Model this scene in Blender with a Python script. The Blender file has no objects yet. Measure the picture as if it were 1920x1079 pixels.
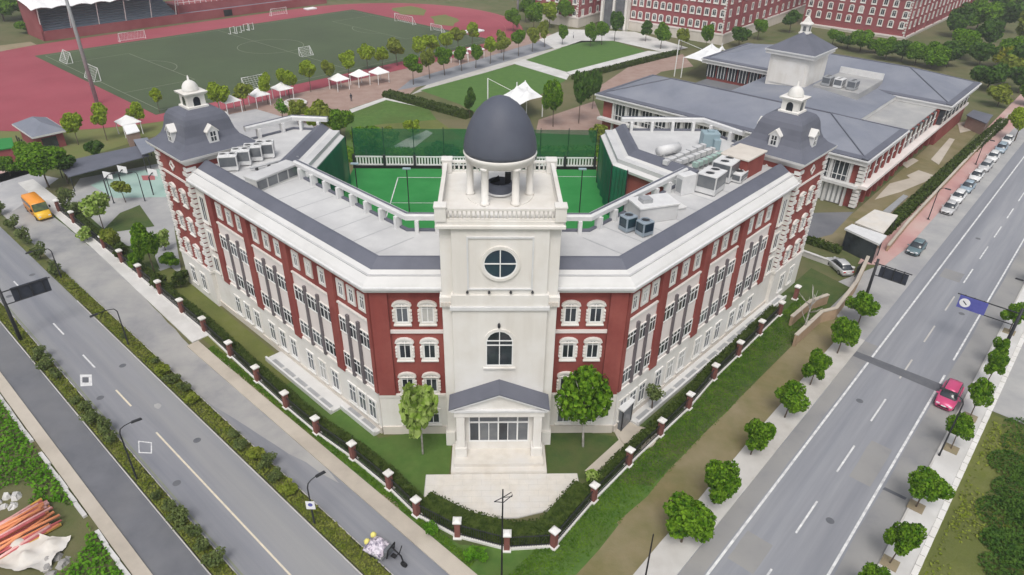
import bpy, math, random
from mathutils import Matrix, Vector
random.seed(7)
# ---------------------------------------------------------------- survey of the site
# world: metres, camera over the origin, +Y away from it. The photograph's focal
# length, tilt and roll were solved from its vanishing points (three orthogonal sets).
F_PX, CX, CY = 1291.0, 960.0, 539.5
TH, RO, RD, BD, H = .54885, -.01993, .72363, .74798, 45.0
_cp, _sp, _cr, _sr = math.cos(TH), math.sin(TH), math.cos(RO), math.sin(RO)
FW = Vector((0, _cp, -_sp)); EX = Vector((_cr, -_sr*_sp, -_sr*_cp)); EU = Vector((_sr, _cr*_sp, _cr*_cp))
def G(x, y, z=0.0):
    """point of the site at height z seen at survey reading (x, y)"""
    d = FW + EX*((x-CX)/F_PX) - EU*((y-CY)/F_PX)
    k = (z-H)/d.z
    return (d.x*k, d.y*k, z)
DR = (math.sin(RD), math.cos(RD)); DL = (-math.cos(RD), math.sin(RD))
def RL(r, l, z=0.0): return (DR[0]*r+DL[0]*l, DR[1]*r+DL[1]*l, z)     # road-aligned frame
def toRL(p): return (p[0]*DR[0]+p[1]*DR[1], p[0]*DL[0]+p[1]*DL[1])
ROT_R = math.pi/2-RD                                                  # heading of the right road
GAM = BD-math.pi/4
SV = (math.cos(GAM), -math.sin(GAM)); TV = (math.sin(GAM), math.cos(GAM))
O2 = G(935.5, 890)
def ST(s, t, z=0.0): return (O2[0]+s*SV[0]+t*TV[0], O2[1]+s*SV[1]+t*TV[1], z)   # school frame

# ---------------------------------------------------------------- camera, sky, sun, exposure
scene = bpy.context.scene
col = scene.collection
cd = bpy.data.cameras.new('camera'); cam = bpy.data.objects.new('camera', cd); col.objects.link(cam)
cd.sensor_width = 36; cd.lens = 36*F_PX/1920; cd.clip_start = .5; cd.clip_end = 4000
M = Matrix.Identity(4)
for i, v in enumerate((EX, EU, -FW)):
    for j in range(3): M[j][i] = v[j]
M.translation = (0, 0, H); cam.matrix_world = M; scene.camera = cam

SUN_EL, SUN_AZ = math.radians(58), math.radians(186)      # azimuth clockwise from +Y
w = bpy.data.worlds.new('World'); scene.world = w; w.use_nodes = True
nt = w.node_tree; nt.nodes.clear()
sky = nt.nodes.new('ShaderNodeTexSky'); sky.sky_type = 'NISHITA'; sky.sun_disc = False
sky.sun_elevation = SUN_EL; sky.sun_rotation = SUN_AZ; sky.dust_density = 4.0; sky.air_density = 1.0; sky.ozone_density = 1.0
hs = nt.nodes.new('ShaderNodeHueSaturation'); hs.inputs['Saturation'].default_value = .38     # cloud cover
bgn = nt.nodes.new('ShaderNodeBackground'); bgn.inputs['Strength'].default_value = .145
out = nt.nodes.new('ShaderNodeOutputWorld')
nt.links.new(sky.outputs[0], hs.inputs['Color']); nt.links.new(hs.outputs[0], bgn.inputs['Color']); nt.links.new(bgn.outputs[0], out.inputs['Surface'])
sd = bpy.data.lights.new('sun', 'SUN'); sd.energy = 1.3; sd.angle = math.radians(24); sd.color = (1, .96, .9)
so = bpy.data.objects.new('sun', sd); col.objects.link(so)
sdir = Vector((math.sin(SUN_AZ)*math.cos(SUN_EL), math.cos(SUN_AZ)*math.cos(SUN_EL), math.sin(SUN_EL)))
so.rotation_euler = sdir.to_track_quat('Z', 'Y').to_euler()
scene.view_settings.view_transform = 'Standard'; scene.view_settings.look = 'None'
scene.view_settings.exposure = 0.14; scene.view_settings.gamma = 1.0
scene.view_settings.use_curve_mapping = False

# ---------------------------------------------------------------- helpers
class MB:
    def __init__(s): s.v = []; s.f = []
    def add(s, vs, fs):
        n = len(s.v); s.v += [tuple(p) for p in vs]; s.f += [tuple(i+n for i in f) for f in fs]; return s
    def box(s, x0, x1, y0, y1, z0, z1):
        return s.add([(x0,y0,z0),(x1,y0,z0),(x1,y1,z0),(x0,y1,z0),(x0,y0,z1),(x1,y0,z1),(x1,y1,z1),(x0,y1,z1)],
              [(3,2,1,0),(4,5,6,7),(0,1,5,4),(1,2,6,5),(2,3,7,6),(3,0,4,7)])
    def frust(s, cx, cy, z0, z1, a0, b0, a1, b1):
        return s.add([(cx-a0,cy-b0,z0),(cx+a0,cy-b0,z0),(cx+a0,cy+b0,z0),(cx-a0,cy+b0,z0),(cx-a1,cy-b1,z1),(cx+a1,cy-b1,z1),(cx+a1,cy+b1,z1),(cx-a1,cy+b1,z1)],
              [(3,2,1,0),(4,5,6,7),(0,1,5,4),(1,2,6,5),(2,3,7,6),(3,0,4,7)])
    def prism(s, pts, z0, z1):
        a = sum(pts[i][0]*pts[(i+1)%len(pts)][1]-pts[(i+1)%len(pts)][0]*pts[i][1] for i in range(len(pts)))
        if a < 0: pts = pts[::-1]
        n = len(pts)
        return s.add([(p[0],p[1],z0) for p in pts]+[(p[0],p[1],z1) for p in pts],
              [tuple(range(n))[::-1], tuple(range(n,2*n))]+[(i,(i+1)%n,n+(i+1)%n,n+i) for i in range(n)])
    def xz(s, pts, y0, y1):        # outline in x,z pushed along y
        n = len(pts)
        return s.add([(p[0],y0,p[1]) for p in pts]+[(p[0],y1,p[1]) for p in pts],
              [tuple(range(n)), tuple(range(n,2*n))[::-1]]+[(i,n+i,n+(i+1)%n,(i+1)%n) for i in range(n)])
    def tube(s, path, r, n=8, cap=True):
        path = [Vector(p) for p in path]; rs = r if isinstance(r, (list, tuple)) else [r]*len(path)
        vs = []; fs = []; ref = None
        for i, p in enumerate(path):
            d = (path[min(i+1,len(path)-1)]-path[max(i-1,0)]).normalized()
            if ref is None: ref = Vector((0,0,1)) if abs(d.z) < .9 else Vector((1,0,0))
            u = d.cross(ref).normalized(); v = d.cross(u); ref = -v if False else ref
            for k in range(n):
                a = 2*math.pi*k/n; vs.append(p+(u*math.cos(a)+v*math.sin(a))*rs[i])
        for i in range(len(path)-1):
            for k in range(n): fs.append((i*n+k, i*n+(k+1)%n, (i+1)*n+(k+1)%n, (i+1)*n+k))
        if cap: fs += [tuple(range(n)), tuple(range((len(path)-1)*n, len(path)*n))[::-1]]
        return s.add(vs, fs)
    def lathe(s, prof, n=20, c=(0,0), cap=True):
        vs = [(c[0]+r*math.cos(2*math.pi*k/n), c[1]+r*math.sin(2*math.pi*k/n), z) for r, z in prof for k in range(n)]
        fs = [(i*n+k, i*n+(k+1)%n, (i+1)*n+(k+1)%n, (i+1)*n+k) for i in range(len(prof)-1) for k in range(n)]
        if cap: fs += [tuple(range(n))[::-1], tuple(range((len(prof)-1)*n, len(prof)*n))]
        return s.add(vs, fs)
    def sqlathe(s, prof, c=(0,0)):  # square stack: (half width, z)
        vs = []
        for h, z in prof: vs += [(c[0]-h,c[1]-h,z),(c[0]+h,c[1]-h,z),(c[0]+h,c[1]+h,z),(c[0]-h,c[1]+h,z)]
        fs = [(i*4+k, i*4+(k+1)%4, i*4+4+(k+1)%4, i*4+4+k) for i in range(len(prof)-1) for k in range(4)]
        m = len(prof)*4
        return s.add(vs, fs+[(3,2,1,0),(m-4,m-3,m-2,m-1)])
    def sweep(s, path, prof, closed=True):   # prof: (offset to the left of travel, z), mitred
        n = len(path); m = len(prof); vs = []
        for i in range(n):
            p = Vector(path[i]); 
            d0 = (p-Vector(path[i-1])).normalized() if i > 0 else None
            d1 = (Vector(path[i+1])-p).normalized() if i < n-1 else None
            d0 = d0 or d1; d1 = d1 or d0
            n0 = Vector((-d0.y,d0.x)); n1 = Vector((-d1.y,d1.x)); b = (n0+n1).normalized(); k = 1/max(.3,b.dot(n0))
            for o, z in prof: vs.append((p.x+b.x*o*k, p.y+b.y*o*k, z))
        fs = []
        for i in range(n-1):
            for k in range(m if closed else m-1): fs.append((i*m+k, i*m+(k+1)%m, (i+1)*m+(k+1)%m, (i+1)*m+k))
        if closed: fs += [tuple(range(m))[::-1], tuple(range((n-1)*m, n*m))]
        return s.add(vs, fs)
    def mesh(s, name, mat, smooth=False):
        me = bpy.data.meshes.new(name); me.from_pydata(s.v, [], s.f); me.materials.append(mat)
        import bmesh
        b = bmesh.new(); b.from_mesh(me); bmesh.ops.recalc_face_normals(b, faces=b.faces); b.to_mesh(me); b.free()
        if smooth:
            for p in me.polygons: p.use_smooth = True
        return me
    def build(s, name, mat, parent=None, smooth=False, loc=None, rz=0, bevel=0):
        o = bpy.data.objects.new(name, s.mesh(name, mat, smooth)); col.objects.link(o)
        if parent is not None: o.parent = parent
        if loc is not None: o.location = loc
        if rz: o.rotation_euler.z = rz
        if bevel:
            m = o.modifiers.new('bevel', 'BEVEL'); m.width = bevel; m.segments = 2; m.limit_method = 'ANGLE'
        return o
def link(me, name, parent=None, loc=(0,0,0), rz=0, sc=None):
    o = bpy.data.objects.new(name, me); col.objects.link(o); o.parent = parent; o.location = loc; o.rotation_euler.z = rz
    if sc: o.scale = sc if isinstance(sc, (list, tuple)) else (sc, sc, sc)
    return o
def tag(o, label, cat, group=None, kind=None):
    o['label'] = label; o['category'] = cat
    if group: o['group'] = group
    if kind: o['kind'] = kind
    return o
def struct(o): o['kind'] = 'structure'; return o
def stuff(o): o['kind'] = 'stuff'; return o
def empty(name, loc=(0,0,0), rz=0, parent=None):
    o = bpy.data.objects.new(name, None); col.objects.link(o); o.location = loc; o.rotation_euler.z = rz; o.parent = parent
    o.empty_display_size = .5; return o
def copy_tree(o, parent=None):
    c = o.copy(); col.objects.link(c); c.parent = parent
    for ch in KIDS(o): copy_tree(ch, c)
    return c
def KIDS(o): return [x for x in list(o.children)]
ORD = ['nearest', 'second', 'third', 'fourth', 'fifth', 'sixth', 'seventh', 'eighth', 'ninth', 'tenth', 'eleventh', 'twelfth', 'thirteenth', 'fourteenth',
       'fifteenth', 'sixteenth', 'seventeenth', 'eighteenth', 'nineteenth', 'twentieth', 'twenty-first', 'twenty-second', 'twenty-third', 'twenty-fourth', 'twenty-fifth', 'twenty-sixth', 'twenty-seventh', 'twenty-eighth', 'twenty-ninth', 'thirtieth']

# ---------------------------------------------------------------- materials
MT = {}
def mat(name, c1, c2=None, scale=1.0, rough=.8, bump=0., bscale=None, c3=None, s3=.08, streak=0, dirn=None, metal=0., spec=.3, detail=5., lo=.35, hi=.65, trans=0., alpha=1.):
    """two or three real surface tints mixed by world-space noise (patches, wear, grain)"""
    m = bpy.data.materials.new(name); m.use_nodes = True; n = m.node_tree; N = n.nodes; L = n.links
    b = N['Principled BSDF']; b.inputs['Roughness'].default_value = rough; b.inputs['Metallic'].default_value = metal
    b.inputs['Specular IOR Level'].default_value = spec
    geo = N.new('ShaderNodeNewGeometry')
    def noise(sc, strk=0):
        t = N.new('ShaderNodeTexNoise'); t.inputs['Scale'].default_value = sc; t.inputs['Detail'].default_value = detail; t.inputs['Roughness'].default_value = .62
        if dirn is not None and sc < 1:
            mp = N.new('ShaderNodeMapping'); mp.inputs['Rotation'].default_value = (0, 0, -dirn); mp2 = N.new('ShaderNodeMapping'); mp2.inputs['Scale'].default_value = (.05, 1, 1)
            L.new(geo.outputs['Position'], mp.inputs[0]); L.new(mp.outputs[0], mp2.inputs[0]); L.new(mp2.outputs[0], t.inputs['Vector'])
        elif strk:
            mp = N.new('ShaderNodeMapping'); mp.inputs['Scale'].default_value = (1, 1, .08); L.new(geo.outputs['Position'], mp.inputs[0]); L.new(mp.outputs[0], t.inputs['Vector'])
        else: L.new(geo.outputs['Position'], t.inputs['Vector'])
        return t
    def ramp(t, a, z):
        r = N.new('ShaderNodeMapRange'); r.inputs['From Min'].default_value = a; r.inputs['From Max'].default_value = z; L.new(t.outputs['Fac'], r.inputs['Value']); return r
    def mix(f, a, bb):
        x = N.new('ShaderNodeMix'); x.data_type = 'RGBA'; L.new(f, x.inputs['Factor'])
        for k, q in ((6, a), (7, bb)):
            if isinstance(q, tuple): x.inputs[k].default_value = (*q, 1)
            else: L.new(q, x.inputs[k])
        return x.outputs[2]
    b.inputs['Base Color'].default_value = (*c1, 1)
    last = c1
    if c2: last = mix(ramp(noise(scale, streak), lo, hi).outputs[0], c1, c2)
    if c3: last = mix(ramp(noise(s3), .42, .68).outputs[0], last, c3)
    if not isinstance(last, tuple): L.new(last, b.inputs['Base Color'])
    if bump:
        t = noise(bscale or scale*3); bp = N.new('ShaderNodeBump'); bp.inputs['Strength'].default_value = bump; bp.inputs['Distance'].default_value = .08
        L.new(t.outputs['Fac'], bp.inputs['Height']); L.new(bp.outputs[0], b.inputs['Normal'])
    if trans:
        o = N['Material Output']; tr = N.new('ShaderNodeBsdfTranslucent'); mx = N.new('ShaderNodeMixShader'); mx.inputs[0].default_value = trans
        if isinstance(last, tuple): tr.inputs[0].default_value = (*last, 1)
        else: L.new(last, tr.inputs[0])
        L.new(b.outputs[0], mx.inputs[1]); L.new(tr.outputs[0], mx.inputs[2]); L.new(mx.outputs[0], o.inputs[0])
    if alpha < 1: b.inputs['Alpha'].default_value = alpha
    MT[name] = m; return m
# ground surfaces
mat('soil_grass', (.075,.105,.03), (.12,.12,.05), .25, .95, .6, 3., c3=(.16,.14,.075), s3=.05)
mat('lawn', (.062,.135,.022), (.095,.17,.035), .9, .95, .7, 5., c3=(.075,.12,.025), s3=.12)
mat('lawn_dark', (.045,.085,.02), (.07,.105,.025), .9, .95, .8, 5., c3=(.09,.1,.035), s3=.2)
mat('lawn_olive', (.125,.145,.03), (.15,.16,.05), .7, .95, .7, 5., c3=(.1,.12,.03), s3=.15)
mat('lawn_smooth', (.07,.15,.03), (.085,.17,.035), .6, .95, .4, 6.)
mat('verge_grass', (.085,.11,.025), (.15,.15,.045), .8, .95, .8, 4., c3=(.07,.085,.03), s3=.25)
mat('soil', (.3,.24,.155), (.23,.2,.115), .6, .95, .6, 5., c3=(.3,.26,.18), s3=.15)
mat('soil_olive', (.2,.165,.08), (.15,.14,.055), .5, .95, .6, 5., c3=(.25,.21,.13), s3=.12)
mat('asphalt', (.225,.235,.262), (.31,.316,.335), .55, .85, .25, 30., c3=(.19,.198,.222), s3=.22, dirn=ROT_R)
mat('shoulder', (.27,.268,.265), (.33,.32,.3), .5, .9, .25, 25., c3=(.22,.222,.23), s3=.25)
mat('asphalt_left', (.195,.203,.23), (.265,.27,.288), .55, .85, .25, 30., c3=(.29,.29,.29), s3=.25, dirn=ROT_R+math.pi/2)
mat('asphalt_slip', (.125,.13,.146), (.16,.165,.182), .35, .85, .25, 30., c3=(.18,.182,.19), s3=.1)
mat('asphalt_dusty', (.25,.252,.262), (.32,.318,.315), .4, .88, .25, 25., c3=(.4,.39,.37), s3=.09)
mat('asphalt_pale', (.34,.34,.34), (.42,.415,.4), .3, .85, .25, 20., c3=(.3,.3,.31), s3=.12)
mat('asphalt_dark', (.11,.115,.13), (.14,.145,.158), .7, .85, .3, 30.)
mat('concrete', (.5,.48,.45), (.42,.4,.37), .6, .85, .25, 8., c3=(.56,.55,.53), s3=.12)
mat('concrete_pale', (.66,.65,.63), (.57,.56,.54), .5, .85, .25, 8., c3=(.5,.49,.47), s3=.12)
mat('concrete_beige', (.47,.42,.35), (.4,.355,.3), .5, .85, .25, 8., c3=(.53,.48,.41), s3=.12)
mat('red_paving', (.45,.25,.24), (.5,.3,.28), .3, .85, .2, 9., c3=(.52,.4,.36), s3=.06)
mat('brown_paving', (.3,.2,.165), (.36,.26,.22), .4, .85, .2, 9.)
mat('stone_paving', (.66,.62,.56), (.58,.54,.48), 1.2, .8, .15, 8., c3=(.62,.6,.57), s3=.4)
mat('grey_paving', (.4,.4,.41), (.47,.465,.46), .5, .85, .2, 9., c3=(.35,.35,.37), s3=.1)
mat('track', (.31,.062,.085), (.27,.055,.072), .08, .9, .15, 20., c3=(.35,.085,.105), s3=.025)
mat('track_apron', (.4,.13,.13), (.36,.11,.12), .1, .9, .15, 20.)
mat('turf', (.068,.095,.048), (.078,.108,.052), .05, .95, .3, 10., c3=(.06,.08,.042), s3=.03)
mat('turf_olive', (.14,.17,.05), (.17,.17,.06), .2, .95, .3, 10.)
mat('court_turf', (.022,.2,.045), (.035,.24,.06), .3, .9, .3, 10.)
mat('court_teal', (.3,.44,.39), (.36,.48,.43), .3, .8, .1, 10.)
mat('road_paint', (.78,.78,.77), (.48,.48,.49), 1.8, .7)
mat('yellow_paint', (.72,.64,.48), (.58,.53,.44), 2., .7)
mat('faded_paint', (.2,.22,.16), (.24,.26,.19), 1.5, .8)
# building surfaces
mat('red_wall', (.26,.062,.052), (.2,.045,.04), .9, .88, .12, 14., c3=(.3,.085,.07), s3=.25, streak=1)
mat('red_wall_far', (.29,.075,.08), (.25,.062,.068), .3, .85, .12, 10., c3=(.33,.11,.115), s3=.1)
mat('cream', (.73,.705,.66), (.65,.62,.57), .7, .75, .08, 10., c3=(.76,.745,.715), s3=.25, streak=1)
mat('cream_dark', (.64,.59,.53), (.57,.52,.46), .6, .8, .1, 10., streak=1)
mat('bay_panel', (.78,.715,.685), (.71,.645,.615), .4, .75, .06, 10., streak=1)
mat('white_stone', (.72,.705,.67), (.62,.6,.56), .8, .75, .12, 10., c3=(.76,.75,.73), s3=.3, streak=1)
mat('cornice', (.62,.615,.6), (.55,.545,.53), .35, .7, .06, 8., c3=(.65,.645,.635), s3=.15, streak=1)
mat('roof_deck', (.6,.6,.595), (.53,.53,.53), .35, .8, .1, 6., c3=(.46,.46,.465), s3=.16)
mat('slate', (.125,.132,.165), (.105,.112,.14), .5, .6, .15, 12., c3=(.14,.147,.18), s3=.15)
mat('slate_light', (.205,.22,.265), (.18,.195,.235), .3, .6, .12, 8., c3=(.25,.262,.3), s3=.1, streak=0)
mat('slate_dome', (.095,.105,.135), (.082,.09,.118), .5, .55, .08, 10.)
mat('white_metal', (.68,.68,.675), (.61,.61,.61), 1.5, .5, .03)
mat('grey_metal', (.36,.37,.385), (.42,.43,.44), 1.5, .5, .03, metal=.3)
mat('steel_blue', (.3,.36,.42), (.36,.42,.47), 1.5, .45, .03, metal=.3)
mat('dark_metal', (.022,.024,.028), (.035,.036,.04), 2., .5)
mat('slate_mullion', (.13,.115,.125), (.16,.14,.15), 1., .7)
mat('frame_white', (.78,.78,.77), None, rough=.45)
mat('glass', (.018,.022,.028), (.045,.055,.065), .35, .08, spec=.6, lo=.4, hi=.6)
mat('glass_blue', (.015,.03,.05), (.02,.05,.06), .5, .08, spec=.6)
mat('glass_grey', (.1,.11,.125), (.16,.17,.18), .6, .12, spec=.6)
mat('brick', (.23,.09,.075), (.19,.075,.062), 3., .85, .3, 12.)
mat('brick_grey', (.31,.22,.195), (.27,.19,.165), 2., .85, .3, 12.)
mat('tan_beam', (.42,.3,.2), (.34,.24,.16), 1., .8, .2)
mat('canvas', (.84,.84,.83), (.78,.78,.78), .4, .7)
mat('stand_seat', (.16,.2,.25), (.2,.24,.28), .4, .7)
mat('net_thin', (.02,.2,.09), (.03,.26,.12), .3, .8, trans=.3, alpha=.24)
mat('curtain', (.5,.49,.46), (.4,.4,.39), 2., .8)
mat('net_green', (.01,.2,.1), (.015,.26,.13), .4, .8, trans=.3, alpha=.72)
mat('black', (.012,.012,.014), None, rough=.6)
mat('orange_paint', (.85,.32,.03), (.78,.28,.025), .8, .35, spec=.5)
mat('yellow_body', (.8,.46,.03), None, rough=.35, spec=.5)
mat('sign_blue', (.09,.1,.36), (.11,.12,.4), 2., .45)
mat('sign_back', (.028,.034,.05), (.04,.046,.062), 1.5, .55)
mat('white_sign', (.82,.82,.82), None, rough=.5)
mat('tyre', (.02,.02,.021), None, rough=.8)
mat('rim', (.4,.4,.42), None, rough=.35, metal=.7)
mat('lamp_lens', (.7,.7,.72), None, rough=.2, spec=.6)
mat('tail_lens', (.4,.02,.02), None, rough=.25)
mat('rubble', (.4,.38,.36), (.3,.29,.28), 1.2, .9, .4)
mat('teal_plastic', (.27,.36,.4), None, rough=.45)
mat('sky_mat', (.45,.55,.6), (.4,.5,.56), .8, .7)
# plants
def leafm(name, a, b, sc=1.4, tr=.2): mat(name, a, b, sc, .7, trans=tr, lo=.4, hi=.6, detail=3, spec=.08)
leafm('leaf_street', (.05,.135,.005), (.17,.31,.02), 2.2)
leafm('leaf_light', (.2,.29,.015), (.32,.42,.035), 1.6, .25)
leafm('leaf_dark', (.04,.1,.014), (.085,.165,.024), 1.5)
leafm('leaf_olive', (.17,.22,.025), (.24,.28,.045), 1.2)
leafm('leaf_yellow', (.3,.29,.02), (.18,.24,.02), 1.2)
leafm('leaf_broad', (.2,.32,.04), (.36,.46,.14), 1.6, .25)
leafm('leaf_hedge', (.035,.06,.01), (.07,.1,.02), 1.8, .12)
leafm('leaf_shrub', (.08,.115,.035), (.15,.19,.06), 1.8, .15)
leafm('leaf_verge', (.13,.17,.02), (.2,.22,.045), .9, .15)
leafm('leaf_grass', (.055,.13,.008), (.1,.19,.015), .8, .15)
leafm('leaf_weed', (.07,.2,.008), (.13,.3,.02), 1.0)
mat('bark', (.1,.075,.055), (.14,.11,.085), 2., .9, .5, 8.)
mat('white_bark', (.5,.48,.45), (.3,.27,.24), 2., .9, .3, 8.)
# ---------------------------------------------------------------- the setting: ground, roads, paths
def sheet(name, pts, z, m, parent=None, kind='structure'):
    mb = MB(); pts = [(p[0], p[1]) for p in pts]
    a = sum(pts[i][0]*pts[(i+1)%len(pts)][1]-pts[(i+1)%len(pts)][0]*pts[i][1] for i in range(len(pts)))
    if a < 0: pts = pts[::-1]
    mb.add([(p[0], p[1], z) for p in pts], [tuple(range(len(pts)))])
    o = mb.build(name, MT[m], parent)
    if parent is None and kind: o['kind'] = kind
    return o
def slab(name, pts, z, m, parent=None, z0=-.06):
    o = MB().prism([(p[0], p[1]) for p in pts], z0, z).build(name, MT[m], parent)
    if parent is None: o['kind'] = 'structure'
    return o
def rect(r0, r1, l0, l1): return [RL(r0,l0), RL(r1,l0), RL(r1,l1), RL(r0,l1)]
def GP(*px): return [G(x, y) for x, y in px]
def wob(pts, amp, step=3.0):     # natural, uneven edge
    o = []
    for i in range(len(pts)):
        a, b = pts[i], pts[(i+1)%len(pts)]; d = math.hypot(b[0]-a[0], b[1]-a[1]); n = max(1, int(d/step))
        for k in range(n):
            f = k/n; o.append((a[0]+(b[0]-a[0])*f+(random.uniform(-amp,amp) if k else 0), a[1]+(b[1]-a[1])*f+(random.uniform(-amp,amp) if k else 0)))
    return o
sheet('ground', [(-1500,-400),(1500,-400),(1500,2200),(-1500,2200)], 0, 'soil_grass')

# left road: two slip lanes, planted verges, central carriageway
lr = sheet('main_road', rect(10.85,17.15,-40,330), .012, 'asphalt_left')
sheet('slip_road', rect(6.7,9.6,-40,330), .008, 'asphalt_slip')
sheet('slip_road', [RL(18.6,-40),RL(21.5,-40),RL(21.7,62),RL(22.9,80),RL(23.6,96),RL(24,135),RL(18.6,135)], .008, 'asphalt_left')
sheet('slip_road_pale', wob([RL(18.62,58),RL(19.6,50),RL(21.3,38),RL(21.55,40),RL(21.75,62),RL(22.9,80),RL(23.5,96),RL(23.9,134),RL(18.65,134)], .12, 2), .014, 'asphalt_dusty')
slab('verge', [RL(9.6,24),RL(10.85,24),RL(10.85,220),RL(9.6,220)], .13, 'verge_grass')
slab('verge', [RL(17.15,24),RL(18.6,24),RL(18.6,84),RL(17.9,100),RL(17.15,112)], .13, 'verge_grass')
def kerb(name, r, l0, l1, wd=.16, z=.15, step=2.0, along='L', m='concrete'):
    root = slab(name, (rect(r-wd/2,r+wd/2,l0,l1) if along=='L' else rect(l0,l1,r-wd/2,r+wd/2)), z-.02, m)
    return root
for r in (9.6, 10.85): kerb('kerb', r, 24, 200)
for r in (17.15, 18.6): kerb('kerb', r, 24, 84)
slab('sidewalk', rect(5.7,6.7,10,330), .12, 'concrete_beige')
# broken coping stones between that walk and the weeds
sw = empty('coping_stones', RL(5.55,40)); sw['kind'] = 'structure'
me_cop = MB().box(-.16,.16,-1.0,1.0,-.1,.2).mesh('coping_stone', MT['concrete_pale'])
for i in range(34):
    l = 18+i*2.05
    if i in (9, 10, 15, 21): continue
    p = RL(5.45+random.uniform(-.06,.06), l); q = RL(5.55,40)
    link(me_cop, 'coping_stone', sw, (p[0]-q[0], p[1]-q[1], random.uniform(-.03,.03)), ROT_R+random.uniform(-.03,.03))
slab('sidewalk', [RL(21.5,18),RL(22.9,18),RL(22.9,60),RL(23.0,66),RL(21.7,66)], .12, 'concrete_beige')
slab('sidewalk', [RL(22.4,66.2),RL(24.6,66.2),RL(25.6,76),RL(26.2,100),RL(26.2,128),RL(24,128),RL(23.5,96),RL(22.9,80)], .125, 'concrete_pale')
sheet('soil_strip', wob(rect(22.9,23.9,18,62), .12, 2), .02, 'soil')
sheet('lawn', wob(rect(23.5,27,20,112), .1, 2), .035, 'lawn_dark')
# markings of the left road
for l0, l1 in ((100.3,106.2),(90,94.5),(77.9,81.1),(69.3,72.5),(60.6,64.1)):
    sheet('lane_dash', rect(13.44,13.6,l0,l1), .018, 'yellow_paint' if l1 < 66 else 'road_paint', lr)
sheet('centre_line', rect(13.47,13.62,-20,55.3), .018, 'yellow_paint', lr)
sheet('edge_line', rect(11.1,11.22,-20,120), .018, 'faded_paint', lr)
for l in (36,52,79): 
    for r_ in (12.0, 15.6): sheet('manhole_cover', [RL(r_+.34*math.cos(a),l+r_+.34*math.sin(a)) for a in [k*math.pi/8 for k in range(16)]], .017, 'asphalt_dark', lr)
sheet('marker_square', GP((150,703),(172,703),(173,724),(151,725)), .018, 'road_paint', lr)
c = [toRL(G(160.5+dx,713+dy)) for dx, dy in ((-6,-5),(6,-5),(6,5),(-6,5))]
sheet('marker_centre', [RL(*q) for q in c], .023, 'asphalt_dark', lr)
sq = GP((259,827),(285,830),(285,851),(260,850)); cc = [sum(p[k] for p in sq)/4 for k in (0,1)]
for i in range(4):
    a, b = sq[i], sq[(i+1)%4]; f = .83
    sheet('marker_edge', [a, b, (cc[0]+(b[0]-cc[0])*f, cc[1]+(b[1]-cc[1])*f), (cc[0]+(a[0]-cc[0])*f, cc[1]+(a[1]-cc[1])*f)], .018, 'road_paint', lr)
for x, y in ((295,762),(105,851)):
    p = toRL(G(x, y)); sheet('worn_spot', [RL(p[0]+.3*math.cos(a)*random.uniform(.7,1.2), p[1]+.5*math.sin(a)*random.uniform(.7,1.2)) for a in [k*math.pi/7 for k in range(14)]], .017, 'asphalt_pale', lr)

# right road
rr = sheet('road', rect(-40,480,1.25,12.2), .016, 'asphalt')
slab('sidewalk', rect(18,470,-.75,1.25), .12, 'concrete_pale')
kerb('kerb', 1.25, 18, 300, along='R'); kerb('kerb', 12.25, 20, 74, along='R')
slab('sidewalk', wob(rect(20,74,12.3,14.6), .05, 3), .12, 'concrete')
sheet('soil_strip', wob([RL(20,14.5),RL(76,14.5),RL(76,18.2),RL(50,18.4),RL(20,19)], .25, 2), .03, 'soil_olive')
sheet('lay_by', [RL(74,12.2),RL(300,12.2),RL(300,15.6),RL(102,15.9),RL(94,16.6),RL(84,19.6),RL(78,17.5),RL(74,13)], .012, 'asphalt_pale')
slab('pavement', [RL(94,16.2),RL(102,15.5),RL(240,15.4),RL(240,19.6),RL(97,19.6),RL(92,19)], .06, 'red_paving')
sheet('shoulder', wob(rect(-20,74,10.75,12.15), .06, 3), .02, 'shoulder', rr); sheet('shoulder', wob(rect(-20,300,1.3,3.5), .08, 3), .02, 'shoulder', rr)
rp = sheet('edge_line', rect(-20,400,10.42,10.62), .022, 'road_paint', rr)
sheet('edge_line', rect(-20,73.5,3.7,3.9), .022, 'road_paint', rr)
sheet('edge_line', rect(77,400,3.72,3.9), .022, 'road_paint', rr)
for k in range(-2, 26):
    r0 = 42.9+k*8.9
    if k != 2 or True: sheet('lane_dash', rect(r0,r0+(4.4 if k < 6 else 5),7.08,7.24), .022, 'road_paint' if k not in (3,4,5) else 'concrete', rr)
for r_, l_ in ((46,5.6),(63,9.0),(88,5.5),(112,8.8)): sheet('manhole_cover', [RL(r_+.34*math.cos(a),l_+.34*math.sin(a)) for a in [k*math.pi/8 for k in range(16)]], .021, 'asphalt_dark', rr)
for r0, r1, l0, l1 in ((52,58,4.4,6.2),(96,99,7.6,10),(37,40.5,8.0,10.1)): sheet('repair_patch', wob(rect(r0,r1,l0,l1), .05, 1), .019, 'shoulder', rr)
sheet('dark_road_strip', [G(1597,667),G(1600,657),G(1768,722),G(1757,735)], .026, 'asphalt_dark', rr)  # plain dark strips lying across the right road
sheet('dark_road_strip', GP((1654,918),(1659,914),(1700,934),(1697,938)), .026, 'asphalt_dark', rr)
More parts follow.
